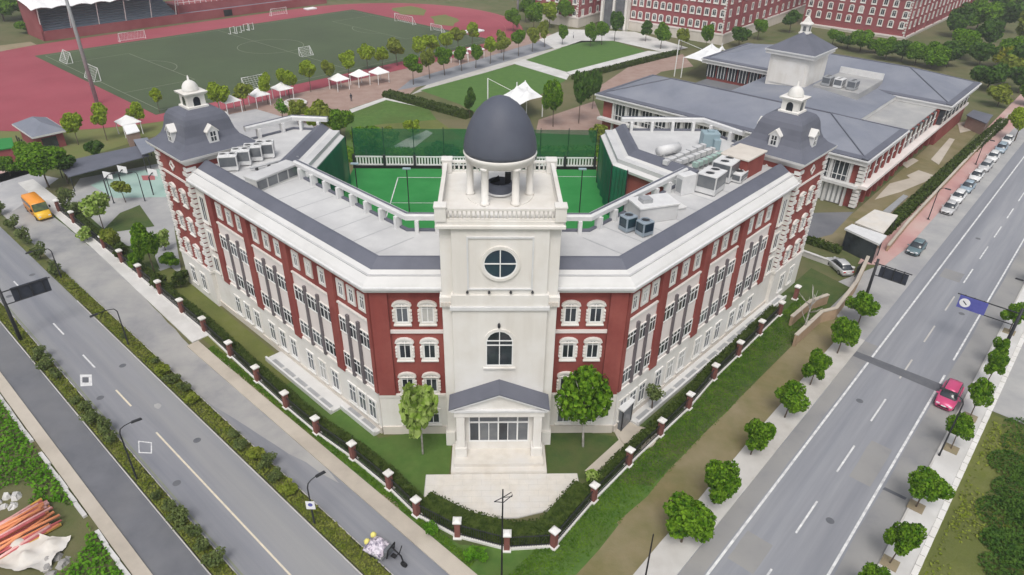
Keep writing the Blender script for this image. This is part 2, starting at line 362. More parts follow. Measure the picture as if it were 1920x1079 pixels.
# slabs along the far edge of the right-hand walk
ws = empty('edging_slabs', RL(50,-.95)); ws['kind'] = 'structure'; q = RL(50,-.95)
me_sl = MB().box(-.56,.56,-.22,.22,-.1,.17).mesh('edging_slab', MT['white_stone'])
for i in range(78):
    p = RL(30+i*1.2, -.98); link(me_sl, 'edging_slab', ws, (p[0]-q[0], p[1]-q[1], random.uniform(-.03,.02)), ROT_R+random.uniform(-.02,.02))
sheet('field', rect(20,70,-60,-1.2), .02, 'lawn_olive')
sheet('yard', rect(70.5,400,-40,-1.2), .02, 'asphalt_pale')
sheet('lawn', wob(rect(20,80,18.1,22.6), .15, 2), .036, 'lawn')
sheet('lawn', wob(GP((735,905),(800,985),(862,1022),(1040,1030),(1125,945),(1160,985),(1080,1079),(890,1079),(840,1050),(750,960)), .1, 2), .04, 'lawn')

# school grounds
sheet('lawn', [ST(-4.2,1),ST(-4.2,6),ST(-11,4.5),ST(-42,36),ST(-45,33),ST(-11.5,-1.2),ST(-6.2,-.4)], .045, 'lawn_olive')
sheet('lawn', [ST(-4.3,.3),ST(-4.3,6),ST(-11,4.5),ST(-20,13.5),ST(-22.5,11.0),ST(-11.5,-1.2),ST(-6.3,-4)], .05, 'lawn')
sheet('lawn', [ST(4.3,-.1),ST(4.3,6),ST(11,4.5),ST(42,36),ST(45,31),ST(13,-1.5)], .045, 'lawn_dark')
pz = slab('plaza', [ST(-6.3,-.03),ST(6.8,-.03),ST(6.9,-2.6),ST(4.6,-3.9),ST(1.5,-4.75),ST(-1.5,-4.9),ST(-4.2,-4.5),ST(-6.3,-3.3)], .09, 'concrete')
poly = [(-6.25,-.05),(6.75,-.05),(6.82,-2.55),(4.55,-3.8),(1.5,-4.65),(-1.5,-4.8),(-4.1,-4.4),(-6.2,-3.2)]
def inside(x, y, P):
    k = False
    for i in range(len(P)):
        x1, y1 = P[i]; x2, y2 = P[i-1]
        if (y1 > y) != (y2 > y) and x < (x2-x1)*(y-y1)/(y2-y1)+x1: k = not k
    return k
def clip_poly(P, C):       # clip convex C against polygon P (convex, ccw)
    a = sum(P[i-1][0]*P[i][1]-P[i][0]*P[i-1][1] for i in range(len(P)))
    if a < 0: P = P[::-1]
    out = C
    for i in range(len(P)):
        A, B = P[i-1], P[i]; inp = out; out = []
        for j in range(len(inp)):
            p, q = inp[j-1], inp[j]; sp = (B[0]-A[0])*(p[1]-A[1])-(B[1]-A[1])*(p[0]-A[0]); sq_ = (B[0]-A[0])*(q[1]-A[1])-(B[1]-A[1])*(q[0]-A[0])
            if (sp >= 0) != (sq_ >= 0):
                f = sp/(sp-sq_); out.append((p[0]+(q[0]-p[0])*f, p[1]+(q[1]-p[1])*f))
            if sq_ >= 0: out.append(q)
        if not out: return []
    return out
for j in range(9):
    for i in range(9):
        x0, y0 = -6.3+i*1.6-(.8 if j%2 else 0), -5.0+j*.62
        c = clip_poly(poly, [(x0+.012,y0+.012),(x0+1.588,y0+.012),(x0+1.588,y0+.608),(x0+.012,y0+.608)])
        if len(c) > 2: MB().prism([ST(*p)[:2] for p in c], .08, .1+random.uniform(0,.006)).build('tile', MT['stone_paving'], pz)
# side path from the small porch to the fence, and its rounded step
slab('path', GP((1146,800),(1180,780),(1207,812),(1126,888),(1096,884),(1160,826)), .07, 'concrete_beige')
slab('steps', [ST(12.9+1.7*math.cos(a),4.3+1.5*math.sin(a)) for a in [k*math.pi/9-.4 for k in range(18)]], .16, 'concrete_beige')
# white terraces at the foot of both wings
def wing_pt(side, d, o):     # d along the wing, o outwards
    return ST(side*(10.6+(d+o)*.70711), 5.3+(d-o)*.70711)
for side, d0, d1, o1 in ((-1,.2,5.5,1.0),(-1,5.5,17.5,2.1),(1,2.2,34,1.5)):
    t = slab('terrace', [wing_pt(side,d0,.1)[:2],wing_pt(side,d1,.1)[:2],wing_pt(side,d1,o1)[:2],wing_pt(side,d0,o1)[:2]], .3, 'cornice')
    MB().prism([wing_pt(side,d0,o1)[:2],wing_pt(side,d1,o1)[:2],wing_pt(side,d1,o1-.2)[:2],wing_pt(side,d0,o1-.2)[:2]], .3, .55).build('rim', MT['white_metal'], t)
    for k in range(int((d1-d0)//2.2)):
        a = d0+.6+k*2.2
        MB().prism([wing_pt(side,a,o1-.75)[:2],wing_pt(side,a+1.8,o1-.75)[:2],wing_pt(side,a+1.8,o1-.32)[:2],wing_pt(side,a,o1-.32)[:2]], .3, .315).build('grate', MT['grey_metal'], t)
# left of the school: court, paths, planting beds
sheet('sports_court', GP((170,348),(225,322),(300,318),(316,370),(215,372)), .03, 'court_teal')
sheet('paved_yard', GP((95,420),(150,335),(310,305),(330,450),(345,540),(300,520),(180,440)), .018, 'asphalt_pale')
sheet('lawn', GP((185,440),(225,400),(262,385),(290,425)), .03, 'lawn_dark')
sheet('lawn', GP((195,470),(280,455),(300,505),(245,500)), .03, 'lawn_dark')
sheet('court_patch', GP((265,330),(290,329),(291,338),(268,339)), .036, 'track_apron')
sheet('apron', GP((-40,300),(40,292),(60,325),(110,335),(20,400),(-60,360)), .02, 'grey_paving')
sheet('pavement', GP((-20,298),(38,290),(46,312),(-10,330)), .026, 'red_paving')
# rear park: plaza, lawns, walks
sheet('plaza', wob(GP((380,235),(385,190),(560,130),(770,118),(1000,60),(1080,70),(1010,95),(780,165),(740,200),(600,240)), .3, 6), .01, 'brown_paving')
sheet('walk', GP((600,240),(480,205),(395,222),(420,275),(640,275)), .014, 'grey_paving')
sheet('service_road', GP((745,170),(770,150),(1020,75),(1060,82),(990,105),(800,160)), .018, 'asphalt')
sheet('walk', GP((770,178),(800,160),(1010,98),(1050,88),(1065,98),(985,113),(960,122),(790,172)), .022, 'concrete')
sheet('lawn', GP((788,170),(975,119),(1062,150),(1020,175),(905,220),(862,196)), .03, 'lawn_smooth')
sheet('lawn', GP((986,113),(1090,77),(1150,77),(1212,97),(1062,137)), .03, 'lawn_smooth')
sheet('path', GP((960,119),(982,112),(1070,138),(1062,150)), .034, 'concrete_pale')
slab('edging', GP((1062,138),(1215,98),(1240,100),(1075,145)), .35, 'concrete_pale')
sheet('forecourt', GP((1010,75),(1060,55),(1190,60),(1290,90),(1250,100),(1150,77),(1090,80),(1040,92)), .03, 'concrete_pale')
sheet('paving', GP((1120,165),(1180,125),(1280,102),(1300,125),(1240,135),(1190,165),(1130,180)), .02, 'brown_paving')
sheet('bed', GP((1000,270),(1010,225),(1115,190),(1135,240),(1140,290)), .02, 'brown_paving')
sheet('lawn', GP((640,290),(655,205),(725,182),(800,200),(830,240),(1000,250),(1140,255),(1140,300)), .026, 'lawn')
sheet('path', GP((655,206),(725,182),(800,198),(797,203),(724,188),(660,212)), .034, 'concrete_pale')
sheet('path', GP((720,300),(720,285),(760,262),(800,245),(812,250),(780,275),(755,300)), .036, 'concrete_pale')
sheet('lawn', GP((700,235),(820,225),(870,262),(760,270)), .031, 'lawn_olive')
# sports ground
ring = [RL(145+46*math.cos(a),187+46*math.sin(a)) for a in [(-90+k*6)*math.pi/180 for k in range(31)]]+[RL(66+46*math.cos(a),187+46*math.sin(a)) for a in [(90+k*6)*math.pi/180 for k in range(31)]]
tk = sheet('running_track', ring, .05, 'track')
sheet('apron', [RL(20,130),RL(60,137),RL(60,142),RL(45,146),RL(33,155),RL(24,165),RL(10,190),RL(0,150)], .02, 'turf_olive')
sheet('apron', [RL(10,190),RL(20,180),RL(22,196),RL(30,215),RL(45,229),RL(60,233),RL(60,238),RL(30,240)], .03, 'soil')
for rr_, w_ in ((45.7,.3),(40.5,.15),):
    p = [RL(145+rr_*math.cos(a),187+rr_*math.sin(a)) for a in [(-90+k*6)*math.pi/180 for k in range(31)]]
    q_ = [RL(145+(rr_-w_)*math.cos(a),187+(rr_-w_)*math.sin(a)) for a in [(-90+k*6)*math.pi/180 for k in range(31)]]
    sheet('lane_line', p+q_[::-1], .056, 'track_apron', tk)
pf = sheet('football_pitch', rect(55,158,147.5,219), .058, 'turf')
def pl(r0, r1, l0, l1): sheet('pitch_line', rect(r0,r1,l0,l1), .064, 'faded_paint', pf)
W_ = .16
pl(57,156,150,150+W_); pl(57,156,217,217+W_); pl(57,57+W_,150,217); pl(156,156+W_,150,217); pl(105.5,105.5+W_,150,217)
for r0, r1 in ((57,73.5),(139.5,156)):
    pl(r0,r1,168,168+W_); pl(r0,r1,205,205+W_); e = r1 if r0 < 100 else r0; pl(e,e+W_,168,205)
for cr_, cl_, ra, a0, a1 in ((105.6,187,9.15,0,360),(68,186.5,9.15,-53,53),(145,186.5,9.15,127,233)):
    n = 36; A = [math.radians(a0+(a1-a0)*k/n) for k in range(n+1)]
    sheet('pitch_line', [RL(cr_+ra*math.cos(a),cl_+ra*math.sin(a)) for a in A]+[RL(cr_+(ra-W_)*math.cos(a),cl_+(ra-W_)*math.sin(a)) for a in A[::-1]], .066, 'faded_paint', pf)
for px in ([(735,16),(770,12),(800,20),(795,30),(750,28)],[(806,32),(835,28),(862,40),(850,50),(815,46)]):
    sheet('grass_patch', wob(GP(*px), .8, 4), .07, 'turf_olive')
# ---------------------------------------------------------------- windows (shared meshes)
def arch(w, h, rise=None, n=8):
    r = w/2 if rise is None else rise
    P = [(-w/2,0),(w/2,0)]
    for k in range(n+1):
        a = math.pi*k/n; P.append((w/2*math.cos(a), h-r+r*math.sin(a)))
    return P
def ring(outer, inner, y0, y1):
    n = len(outer); mb = MB()
    vs = [(p[0],y,p[1]) for y in (y0,y1) for P in (outer,inner) for p in P]
    fs = []
    for i in range(n):
        j = (i+1)%n
        fs += [(i,j,n+j,n+i),(2*n+j,2*n+i,3*n+i,3*n+j),(j,i,2*n+i,2*n+j),(n+i,n+j,3*n+j,3*n+i)]
    mb.add(vs, fs); return mb
def rectp(w, h): return [(-w/2,0),(w/2,0),(w/2,h),(-w/2,h)]
def shift(P, dz): return [(x, z+dz) for x, z in P]
WIN = {}; PANES = {}
def win_spec(kind, w, h, sur='cream', lights=2, transom=None, sw=.2, pane='glass', hood=False, sill=True):
    key = (kind, w, h, sur, lights, transom, sw, pane, hood, sill)
    if key in WIN: return WIN[key]
    parts = []
    inner = rectp(w, h) if kind == 'rect' else arch(w, h, None if kind == 'arch' else w*.28)
    if sw:
        outer = rectp(w+2*sw, h+2*sw) if kind == 'rect' else arch(w+2*sw, h+2*sw, None if kind == 'arch' else (w+2*sw)*.28)
        mb = ring(shift(outer,-sw), inner, -.11, .02)
        if hood:
            o2 = arch(w+2*sw+.24, h+2*sw+.14, (w+2*sw+.24)*.3); i2 = arch(w+2*sw+.02, h+2*sw-.02, (w+2*sw)*.28)
            # hood: upper part of the arch only
            o3 = shift([(x, max(z, h*.78)) for x, z in o2], -sw); i3 = shift([(x, max(z, h*.78)) for x, z in i2], -sw)
            m2 = ring(o3[2:], i3[2:], -.24, .02); mb.add(m2.v, m2.f)
            for k in range(4):
                z = .15+k*h*.17
                for s in (-1,1): mb.box(s*(w/2+sw+.02)-.09, s*(w/2+sw+.02)+.09, -.2, .02, z, z+h*.09)
    else:
        mb = MB()
    if sill: mb.box(-w/2-sw-.05, w/2+sw+.05, -.2, .02, -sw-.12, -sw)
    if mb.v: parts.append(('window', mb.mesh('window', MT[sur])))
    ft = .07
    fi = [(x*(1-2*ft/w), ft+z*(1-2*ft/h)) for x, z in inner]
    fr = ring(inner, fi, -.09, -.02)
    for k in range(1, lights): x = -w/2+w*k/lights; fr.box(x-.035, x+.035, -.088, -.025, .03, h-(.05 if kind=='rect' else .08))
    if transom: fr.box(-w/2+.03, w/2-.03, -.086, -.028, h*transom-.035, h*transom+.035)
    parts.append(('frame', fr.mesh('frame', MT['frame_white'])))
    mb = MB(); mb.add([(x, -.05, z) for x, z in inner], [tuple(range(len(inner)))]); parts.append(('pane', mb.mesh('pane', MT[pane])))
    WIN[key] = parts; return parts
def put_win(parent, c, rz, x, z, spec, y=0, name='window', sc=None):
    ca, sa = math.cos(rz), math.sin(rz)
    o = link(spec[0][1], name, parent, (c[0]+ca*x-sa*y, c[1]+sa*x+ca*y, z), rz, sc)
    for nm, me in spec[1:]:
        if nm == 'pane':
            k = random.random() if name == 'window' else 1; alt = 'curtain' if k < .06 else 'glass_grey' if k < .22 else None
            if alt and me.name+alt not in PANES: PANES[me.name+alt] = me.copy(); PANES[me.name+alt].materials[0] = MT[alt]
            me = PANES[me.name+alt] if alt else me
        link(me, nm, o)
    return o
def fbox(parent, c, rz, x0, x1, y0, y1, z0, z1, name, m, bevel=0):   # box laid on a face: x along, -y outwards
    return MB().box(x0,x1,y0,y1,z0,z1).build(name, MT[m], parent, loc=(c[0],c[1],0), rz=rz, bevel=bevel)

# ---------------------------------------------------------------- the school
SB = empty('school_building', ST(0,0), -GAM)
tag(SB, 'large red and cream V-shaped school block with central clocktower-like tower and grey dome', 'building')
foot = [(-10.6,5.3),(10.6,5.3),(32.5,27.2),(29.5,36.5),(26,41.5),(13.7,41.5),(13.7,31.5),(19.6,24.5),(8.2,13.1),(-8.2,13.1),(-21,25.9),(-19.3,40.5),(-25,41),(-29.5,36.5),(-32.5,27.2)]
MB().prism(foot, 0, 15.7).build('wall', MT['red_wall'], SB)
MB().prism(foot, 15.7, 16.9).build('roof', MT['roof_deck'], SB)
q4 = math.pi/4
FL_, FR_, FC_ = ((-10.6,5.3), -q4), ((10.6,5.3), q4), ((0,5.3), 0.0)
corn = [(0,15.25),(-.3,15.5),(-.7,15.7),(-.8,16.2),(-.62,16.42),(.1,16.85),(.55,17.12),(.55,15.3)]
band = [(.55,17.12),(1.5,17.72),(1.8,17.72),(1.8,16.6),(.55,16.6)]
for path in ([(-32.2,26.9),(-10.6,5.3),(-4.4,5.3)], [(4.4,5.3),(10.6,5.3),(32.2,26.9)]):
    c_ = MB().sweep(path, corn).build('cornice', MT['cornice'], SB)
    MB().sweep(path, [(-.74,15.98),(-.9,16.02),(-.9,16.2),(-.74,16.26)]).build('moulding', MT['white_metal'], c_)
    MB().sweep(path, band).build('roof_edge', MT['slate'], SB)
wcorn = [(0,15.6),(-.45,15.85),(-.5,16.15),(1.25,17.1),(1.25,15.8)]
wband = [(1.25,17.1),(2.1,17.7),(2.5,17.7),(2.5,16.6),(1.25,16.6)]
for path in ([(13.7,41.5),(13.7,31.5),(19.6,24.5)], [(-21,25.9),(-19.3,40.5)]):
    MB().sweep(path, wcorn).build('cornice', MT['cornice'], SB); MB().sweep(path, wband).build('roof_edge', MT['slate'], SB)
# inner parapets: a white beam carried on posts
def parapet(path, sp, off=.35, h=18.6):
    MB().sweep(path, [(-.2,16.85),(.12,16.85),(.12,17.1),(-.2,17.1)]).build('dark_gap_upstand', MT['slate'], SB)  # slate colour paints in the dark, shaded gap below the beam
    b = MB().sweep(path, [(-.3,h-.55),(.25,h-.55),(.3,h-.12),(.2,h),(-.3,h)]).build('parapet_beam', MT['white_metal'], SB)
    MB().sweep(path, [(-.22,h+.003),(.02,h+.003),(.02,h+.03),(-.22,h+.03)]).build('coping', MT['slate'], b)
    me = MB().box(-.17,.17,-.2,.5,16.9,h-.54).mesh('parapet_post', MT['white_metal'])
    for i in range(len(path)-1):
        a, b_ = Vector(path[i]), Vector(path[i+1]); d = b_-a; n = max(1, round(d.length/sp)); ang = math.atan2(d.y, d.x)
        for k in range(n):
            p = a+d*((k+.5)/n); link(me, 'parapet_post', SB, (p.x,p.y,0), ang)
# travel so that the roof lies on the left
parapet([(19.6,24.6),(8.2,13.2),(4.6,13.2)][::-1][::-1], 2.3)
parapet([(-4.6,13.2),(-8.2,13.2),(-21,26)], 2.3)
parapet([(29.4,36.4),(26,41.4),(15.6,41.4)], 2.9)
parapet([(-20.6,40.4),(-25,40.9),(-29.4,36.5)], 2.9)

# membrane seams and patches of the roof deck
for sg in (-1, 1):
    for k in range(9):
        d = 2.5+k*3.1; a = Vector((sg*(10.6+d*.7071), 5.3+d*.7071)); n_ = Vector((-sg*.7071,.7071)); u_ = Vector((sg*.7071,.7071))
        p0, p1 = a+n_*2.0, a+n_*6.9
        m_ = MB(); m_.add([(*(p0-u_*.05),16.906),(*(p0+u_*.05),16.906),(*(p1+u_*.05),16.906),(*(p1-u_*.05),16.906)], [(0,1,2,3)]); m_.build('deck_seam', MT['grey_metal'], SB)
# wings
PIL = [5.45, 12.85, 20.15, 27.5]
sp_up = win_spec('rect', .62, 1.3, sw=.24, lights=2, transom=.72, sill=False)
sp_st = win_spec('rect', 1.8, 1.6, sur='cream', sw=.05, lights=3, transom=.7, sill=False)
sp_gr = win_spec('rect', 1.05, 2.1, sur='white_stone', sw=.16, lights=2, transom=.7, pane='glass_grey')
me_pil = MB().box(-.58,.58,-.34,0,4.6,15.5).mesh('pilaster', MT['red_wall'])
for (c, rz), sg in ((FL_,-1),(FR_,1)):
    fbox(SB, c, rz, *(sorted((0,31.2*sg))), -.14, .0, 0, 4.75, 'stone_base', 'cream')
    fbox(SB, c, rz, *(sorted((.0,31.2*sg))), -.24, -.02, 4.55, 4.85, 'string_course', 'cream')
    fbox(SB, c, rz, *(sorted((.0,31.2*sg))), -.26, -.02, 0, .7, 'plinth', 'cream_dark')
    fbox(SB, c, rz, *(sorted((-.1*sg,.3*sg))), -.3, .0, 4.85, 15.4, 'corner_pier', 'red_wall')
    for p in PIL:
        ca, sa = math.cos(rz), math.sin(rz); o = link(me_pil, 'pilaster', SB, (c[0]+ca*p*sg, c[1]+sa*p*sg, 0), rz)
    ed = [.35]+PIL
    for b in range(4):
        d0 = ed[b]+(.0 if b == 0 else .5); d1 = ed[b+1]-.5; wd = d1-d0
        lo, hi = sorted((d0*sg, d1*sg))
        pan = fbox(SB, c, rz, lo, hi, -.1, 0, 4.85, 12.25, 'bay_panel', 'bay_panel')
        fbox(SB, c, rz, lo, hi, -.22, -.02, 12.22, 12.38, 'bay_cornice', 'cream')
        for k in range(3):
            x = lo+wd*(k+.5)/3
            put_win(SB, c, rz, x, 13.2, sp_up)
            for z in (9.3, 5.35): put_win(SB, c, rz, x, z, sp_st, y=-.1, sc=(wd/3*.5,1,1))
            put_win(SB, c, rz, x, 1.25, sp_gr, y=-.14)
            fbox(SB, c, rz, x-wd/6+.12, x+wd/6-.12, -.15, -.09, 7.0, 9.1, 'spandrel', 'bay_panel')
        for k in (1, 2):
            x = lo+wd*k/3; fbox(SB, c, rz, x-.15, x+.15, -.34, -.1, 4.9, 11.6, 'mullion_fin', 'slate_mullion')
    # narrow bay beside the end tower
    lo, hi = sorted((28.15*sg, 30.7*sg))
    for z0, z1 in ((4.9,7.6),(8.0,10.8),(11.2,15.0)):
        fbox(SB, c, rz, lo, hi, -.16, 0, z0, z1, 'pale_panel', 'cream')
        put_win(SB, c, rz, (lo+hi)/2, z0+.35, win_spec('rect', 1.0, z1-z0-.9, sw=.12, lights=2), y=-.16)
# chamfered fronts beside the tower
sp_ch = win_spec('seg', 1.0, 1.85, sw=.2, lights=2, transom=.76, hood=True)
sp_cg = win_spec('rect', 1.15, 1.5, sw=.16, lights=2, transom=.72)
for sg in (-1, 1):
    c = (0,5.3)
    lo, hi = sorted((4.5*sg, 10.6*sg))
    fbox(SB, c, 0, lo, hi, -.14, 0, 0, 4.6, 'stone_base', 'cream'); fbox(SB, c, 0, lo, hi, -.26, -.02, 4.4, 4.7, 'string_course', 'cream')
    fbox(SB, c, 0, lo, hi, -.26, -.02, 0, .9, 'plinth', 'cream_dark')
    a, b = sorted((9.15*sg, 10.6*sg)); fbox(SB, c, 0, a, b, -.3, 0, 4.7, 15.4, 'corner_pier', 'red_wall')
    a, b = sorted((4.7*sg, 9.15*sg)); fbox(SB, c, 0, a, b, -.14, 0, 11.3, 11.62, 'string_course', 'bay_panel')
    fbox(SB, c, 0, a, b, -.1, 0, 15.0, 15.4, 'frieze', 'red_wall')
    for x in (8.05, 5.95):
        for z in (12.4, 8.65, 4.95): put_win(SB, c, 0, x*sg, z, sp_ch)
        put_win(SB, c, 0, x*sg, 1.35, sp_cg, y=-.14)

# ---- central tower
fbox(SB, (0,0), 0, -4.6, 4.6, 3.75, 13.0, 0, 22.25, 'tower_shaft', 'cream', .05)
fbox(SB, (0,0), 0, -3.8, 3.8, 3.3, 3.8, 0, 15.0, 'tower_front', 'cream', .04)
fbox(SB, (0,0), 0, -3.95, 3.95, 3.1, 3.8, 14.95, 15.25, 'moulding', 'white_metal')
fbox(SB, (0,0), 0, -3.85, 3.85, 3.25, 3.8, 15.25, 16.3, 'tower_band', 'cream', .03)
fbox(SB, (0,0), 0, -3.7, 3.7, 3.38, 3.8, 16.3, 22.25, 'tower_upper_front', 'cream', .03)
MB().add(*(lambda r: (r.v, r.f))(ring([(-2.55,16.75),(2.55,16.75),(2.55,21.4),(-2.55,21.4)], [(-2.42,16.88),(2.42,16.88),(2.42,21.27),(-2.42,21.27)], 3.28, 3.4))).build('panel_moulding', MT['white_metal'], SB)
for s in (-1, 1):
    fbox(SB, (0,0), 0, s*4.25-.52, s*4.25+.52, 3.5, 4.4, 15.0, 15.95, 'pier_capital', 'cream', .03)
    for k in range(3): fbox(SB, (0,0), 0, s*4.25-.42+k*.3, s*4.25-.2+k*.3, 3.42, 3.55, 15.15, 15.5, 'dentil', 'cream_dark')
    fbox(SB, (0,0), 0, s*4.3-.42, s*4.3+.42, 3.5, 4.4, 0, 1.6, 'pier_base', 'cream', .03)
for k in range(4):
    MB().lathe([(.09,16.5),(.12,16.6),(.05,16.72)], 10, (-2.55+k*1.7,3.22)).build('spotlight', MT['dark_metal'], SB)
MB().lathe([(.05,13.2),(.12,13.3),(.12,13.55),(.03,13.7)], 10, (-.05,3.2)).build('wall_lamp', MT['dark_metal'], SB)
# round window
def disc(r, n=40): return [(r*math.cos(2*math.pi*k/n), r*math.sin(2*math.pi*k/n)) for k in range(n)]
rw = ring(disc(1.52), disc(1.3), -.16, .02).build('round_window', MT['cream'], SB, loc=(0,3.38,19.1))
f = ring(disc(1.3), disc(1.21), -.12, -.02); f.box(-.04,.04,-.11,-.03,-1.25,1.25); f.box(-1.25,1.25,-.11,-.03,-.04,.04); f.build('frame', MT['frame_white'], rw)
m_ = MB(); m_.add([(x,-.04,z) for x, z in disc(1.3)], [tuple(range(40))]); m_.build('pane', MT['glass_blue'], rw)
aw = win_spec('arch', 2.2, 3.5, sw=.2, lights=2, pane='glass')
o = put_win(SB, (0,3.3), 0, 0, 9.4, aw, name='arched_window')
MB().box(-1.08,1.08,-.115,-.03,2.05,2.13).box(-1.08,1.08,-.115,-.03,2.5,2.57).build('transom', MT['frame_white'], o)
# top terrace with balustrade
fbox(SB, (0,0), 0, -4.85, 4.85, 3.1, 13.3, 22.1, 22.4, 'tower_cornice', 'cream', .06)
fbox(SB, (0,0), 0, -4.7, 4.7, 3.25, 13.15, 22.4, 22.7, 'terrace_floor', 'cream')
def balustrade(x0, y0, x1, y1, z, parent):
    d = Vector((x1-x0, y1-y0)); L_ = d.length; ang = math.atan2(d.y, d.x)
    h = empty('balustrade', (x0,y0,z), ang, parent) if False else None
    b = MB().box(0,L_,-.14,.14,0,.16).box(0,L_,-.16,.16,.82,1.0).build('balustrade', MT['cream'], parent, loc=(x0,y0,z), rz=ang)
    me = MB().lathe([(.05,.16),(.085,.34),(.05,.6),(.075,.82)], 8).mesh('baluster', MT['cream'], True)
    n = max(2, int(L_/.33))
    for k in range(n): link(me, 'baluster', b, (L_*(k+.5)/n,0,0))
for a in ((-4.0,3.45,4.0,3.45),(-4.5,4.0,-4.5,12.4),(4.5,4.0,4.5,12.4),(-4.0,12.95,-1.7,12.95),(1.7,12.95,4.0,12.95)): balustrade(*a, 22.7, SB)
for sx in (-1,1):
    for ty in (3.55, 12.85):
        MB().box(-.42,.42,-.42,.42,0,1.1).box(-.48,.48,-.48,.48,1.1,1.25).build('corner_pedestal', MT['cream'], SB, loc=(sx*4.42,ty,22.7), bevel=.03)
# open drum and dome
DC = (0,8.15)
for k in range(6):
    a = k*math.pi/3
    MB().lathe([(.38,0),(.38,.2),(.29,.25),(.27,2.75),(.38,2.85),(.38,3.0)], 14).build('column', MT['cream'], SB, True, loc=(2.35*math.cos(a),8.15+2.35*math.sin(a),22.75))
MB().lathe([(2.65,22.7),(2.65,22.78),(.01,22.78)], 40, DC).build('drum_floor', MT['cream'], SB)
MB().lathe([(2.0,25.7),(2.6,25.7),(2.62,25.95),(2.78,26.1),(2.85,26.3),(2.8,26.42),(2.0,26.42)], 48, DC).build('drum_ring', MT['cream'], SB, True)
MB().lathe([(2.78,26.42),(2.82,26.7),(2.72,27.4),(2.52,28.1),(2.22,28.8),(1.82,29.45),(1.32,30.0),(.75,30.4),(.3,30.56),(.01,30.6)], 56, DC).build('dome', MT['slate_dome'], SB, True)
bell = MB().lathe([(1.0,22.9),(1.02,23.0),(1.0,23.08)], 28, DC).build('hatch_kerb', MT['white_metal'], SB, True)
MB().lathe([(.98,23.02),(.98,23.6),(.94,23.85),(.86,23.85)], 28, DC, cap=False).build('hatch_drum', MT['slate_dome'], bell, True)
m_ = MB(); m_.add([(-.85,8.1,23.7),(-.1,8.4,24.25),(.0,8.7,23.7),(-.85,8.12,23.6),(-.1,8.5,24.15),(.0,8.75,23.6)], [(0,1,2),(3,5,4),(0,3,4,1),(1,4,5,2),(2,5,3,0)]); m_.box(.4,.86,8.2,8.6,23.6,24.45)
m_.build('hatch_flap', MT['black'], bell)
# ---- entrance porch
fbox(SB, (0,0), 0, -4.15, 4.15, .0, 3.35, 0, .35, 'porch_step', 'stone_paving')
fbox(SB, (0,0), 0, -3.9, 3.9, .55, 3.35, .35, .7, 'porch_floor', 'stone_paving')
for s in (-1, 1):
    fbox(SB, (0,0), 0, s*3.3-.5, s*3.3+.5, 1.4, 2.4, .7, 1.7, 'pier_base', 'cream', .03)
    fbox(SB, (0,0), 0, s*3.3-.36, s*3.3+.36, 1.55, 2.3, 1.7, 5.2, 'porch_pier', 'cream', .03)
fbox(SB, (0,0), 0, -3.55, 3.55, 2.42, 3.3, .7, 1.55, 'porch_wall', 'cream'); fbox(SB, (0,0), 0, -3.55, 3.55, 2.42, 3.3, 4.75, 5.2, 'porch_lintel', 'cream')
for s in (-1, 1): fbox(SB, (0,0), 0, *sorted((s*2.62, s*3.55)), 2.42, 3.3, 1.55, 4.75, 'porch_wall', 'cream')
fbox(SB, (0,0), 0, -3.85, 3.85, 1.5, 3.31, 5.2, 5.85, 'entablature', 'cream', .03); fbox(SB, (0,0), 0, -4.05, 4.05, 1.35, 3.31, 5.85, 6.02, 'moulding', 'white_metal')
MB().xz([(-3.7,6.02),(3.7,6.02),(0,7.5)], 1.62, 3.29).build('pediment', MT['cream'], SB)
for s in (-1, 1):
    MB().xz([(0,7.62),(s*4.2,5.98),(s*4.2,6.12),(0,7.78)] if s > 0 else [(0,7.78),(-4.2,6.12),(-4.2,5.98),(0,7.62)], 1.3, 3.28).build('raking_cornice', MT['white_metal'], SB)
    MB().xz([(0,7.785),(s*4.25,6.125),(s*4.25,6.22),(0,7.89)] if s > 0 else [(0,7.89),(-4.25,6.22),(-4.25,6.125),(0,7.785)], 1.28, 3.27).build('porch_roof', MT['slate'], SB)
gw = ring(rectp(5.24,3.2), [(-2.52,.1),(2.52,.1),(2.52,3.1),(-2.52,3.1)], -.1, .06)
for x in (-1.72,-.05,1.62): gw.box(x-.06,x+.06,-.1,.05,.08,3.12)
for x in (-.88,.78): gw.box(x-.035,x+.035,-.095,.045,.1,2.2)
gw.box(-2.55,2.55,-.105,.045,2.2,2.32)
gw = gw.build('entrance_glazing', MT['frame_white'], SB, loc=(0,2.5,1.55))
xs = [-2.52,-1.72,-.88,-.05,.78,1.62,2.52]
for i in range(6):
    m_ = MB(); m_.add([(xs[i],.0,.1),(xs[i+1],.0,.1),(xs[i+1],.0,2.25),(xs[i],.0,2.25)], [(0,1,2,3)]); m_.build('pane', MT['glass_grey' if i%3 else 'glass'], gw)
    m_ = MB(); m_.add([(xs[i],.0,2.28),(xs[i+1],.0,2.28),(xs[i+1],.0,3.1),(xs[i],.0,3.1)], [(0,1,2,3)]); m_.build('pane', MT['glass_grey'], gw)

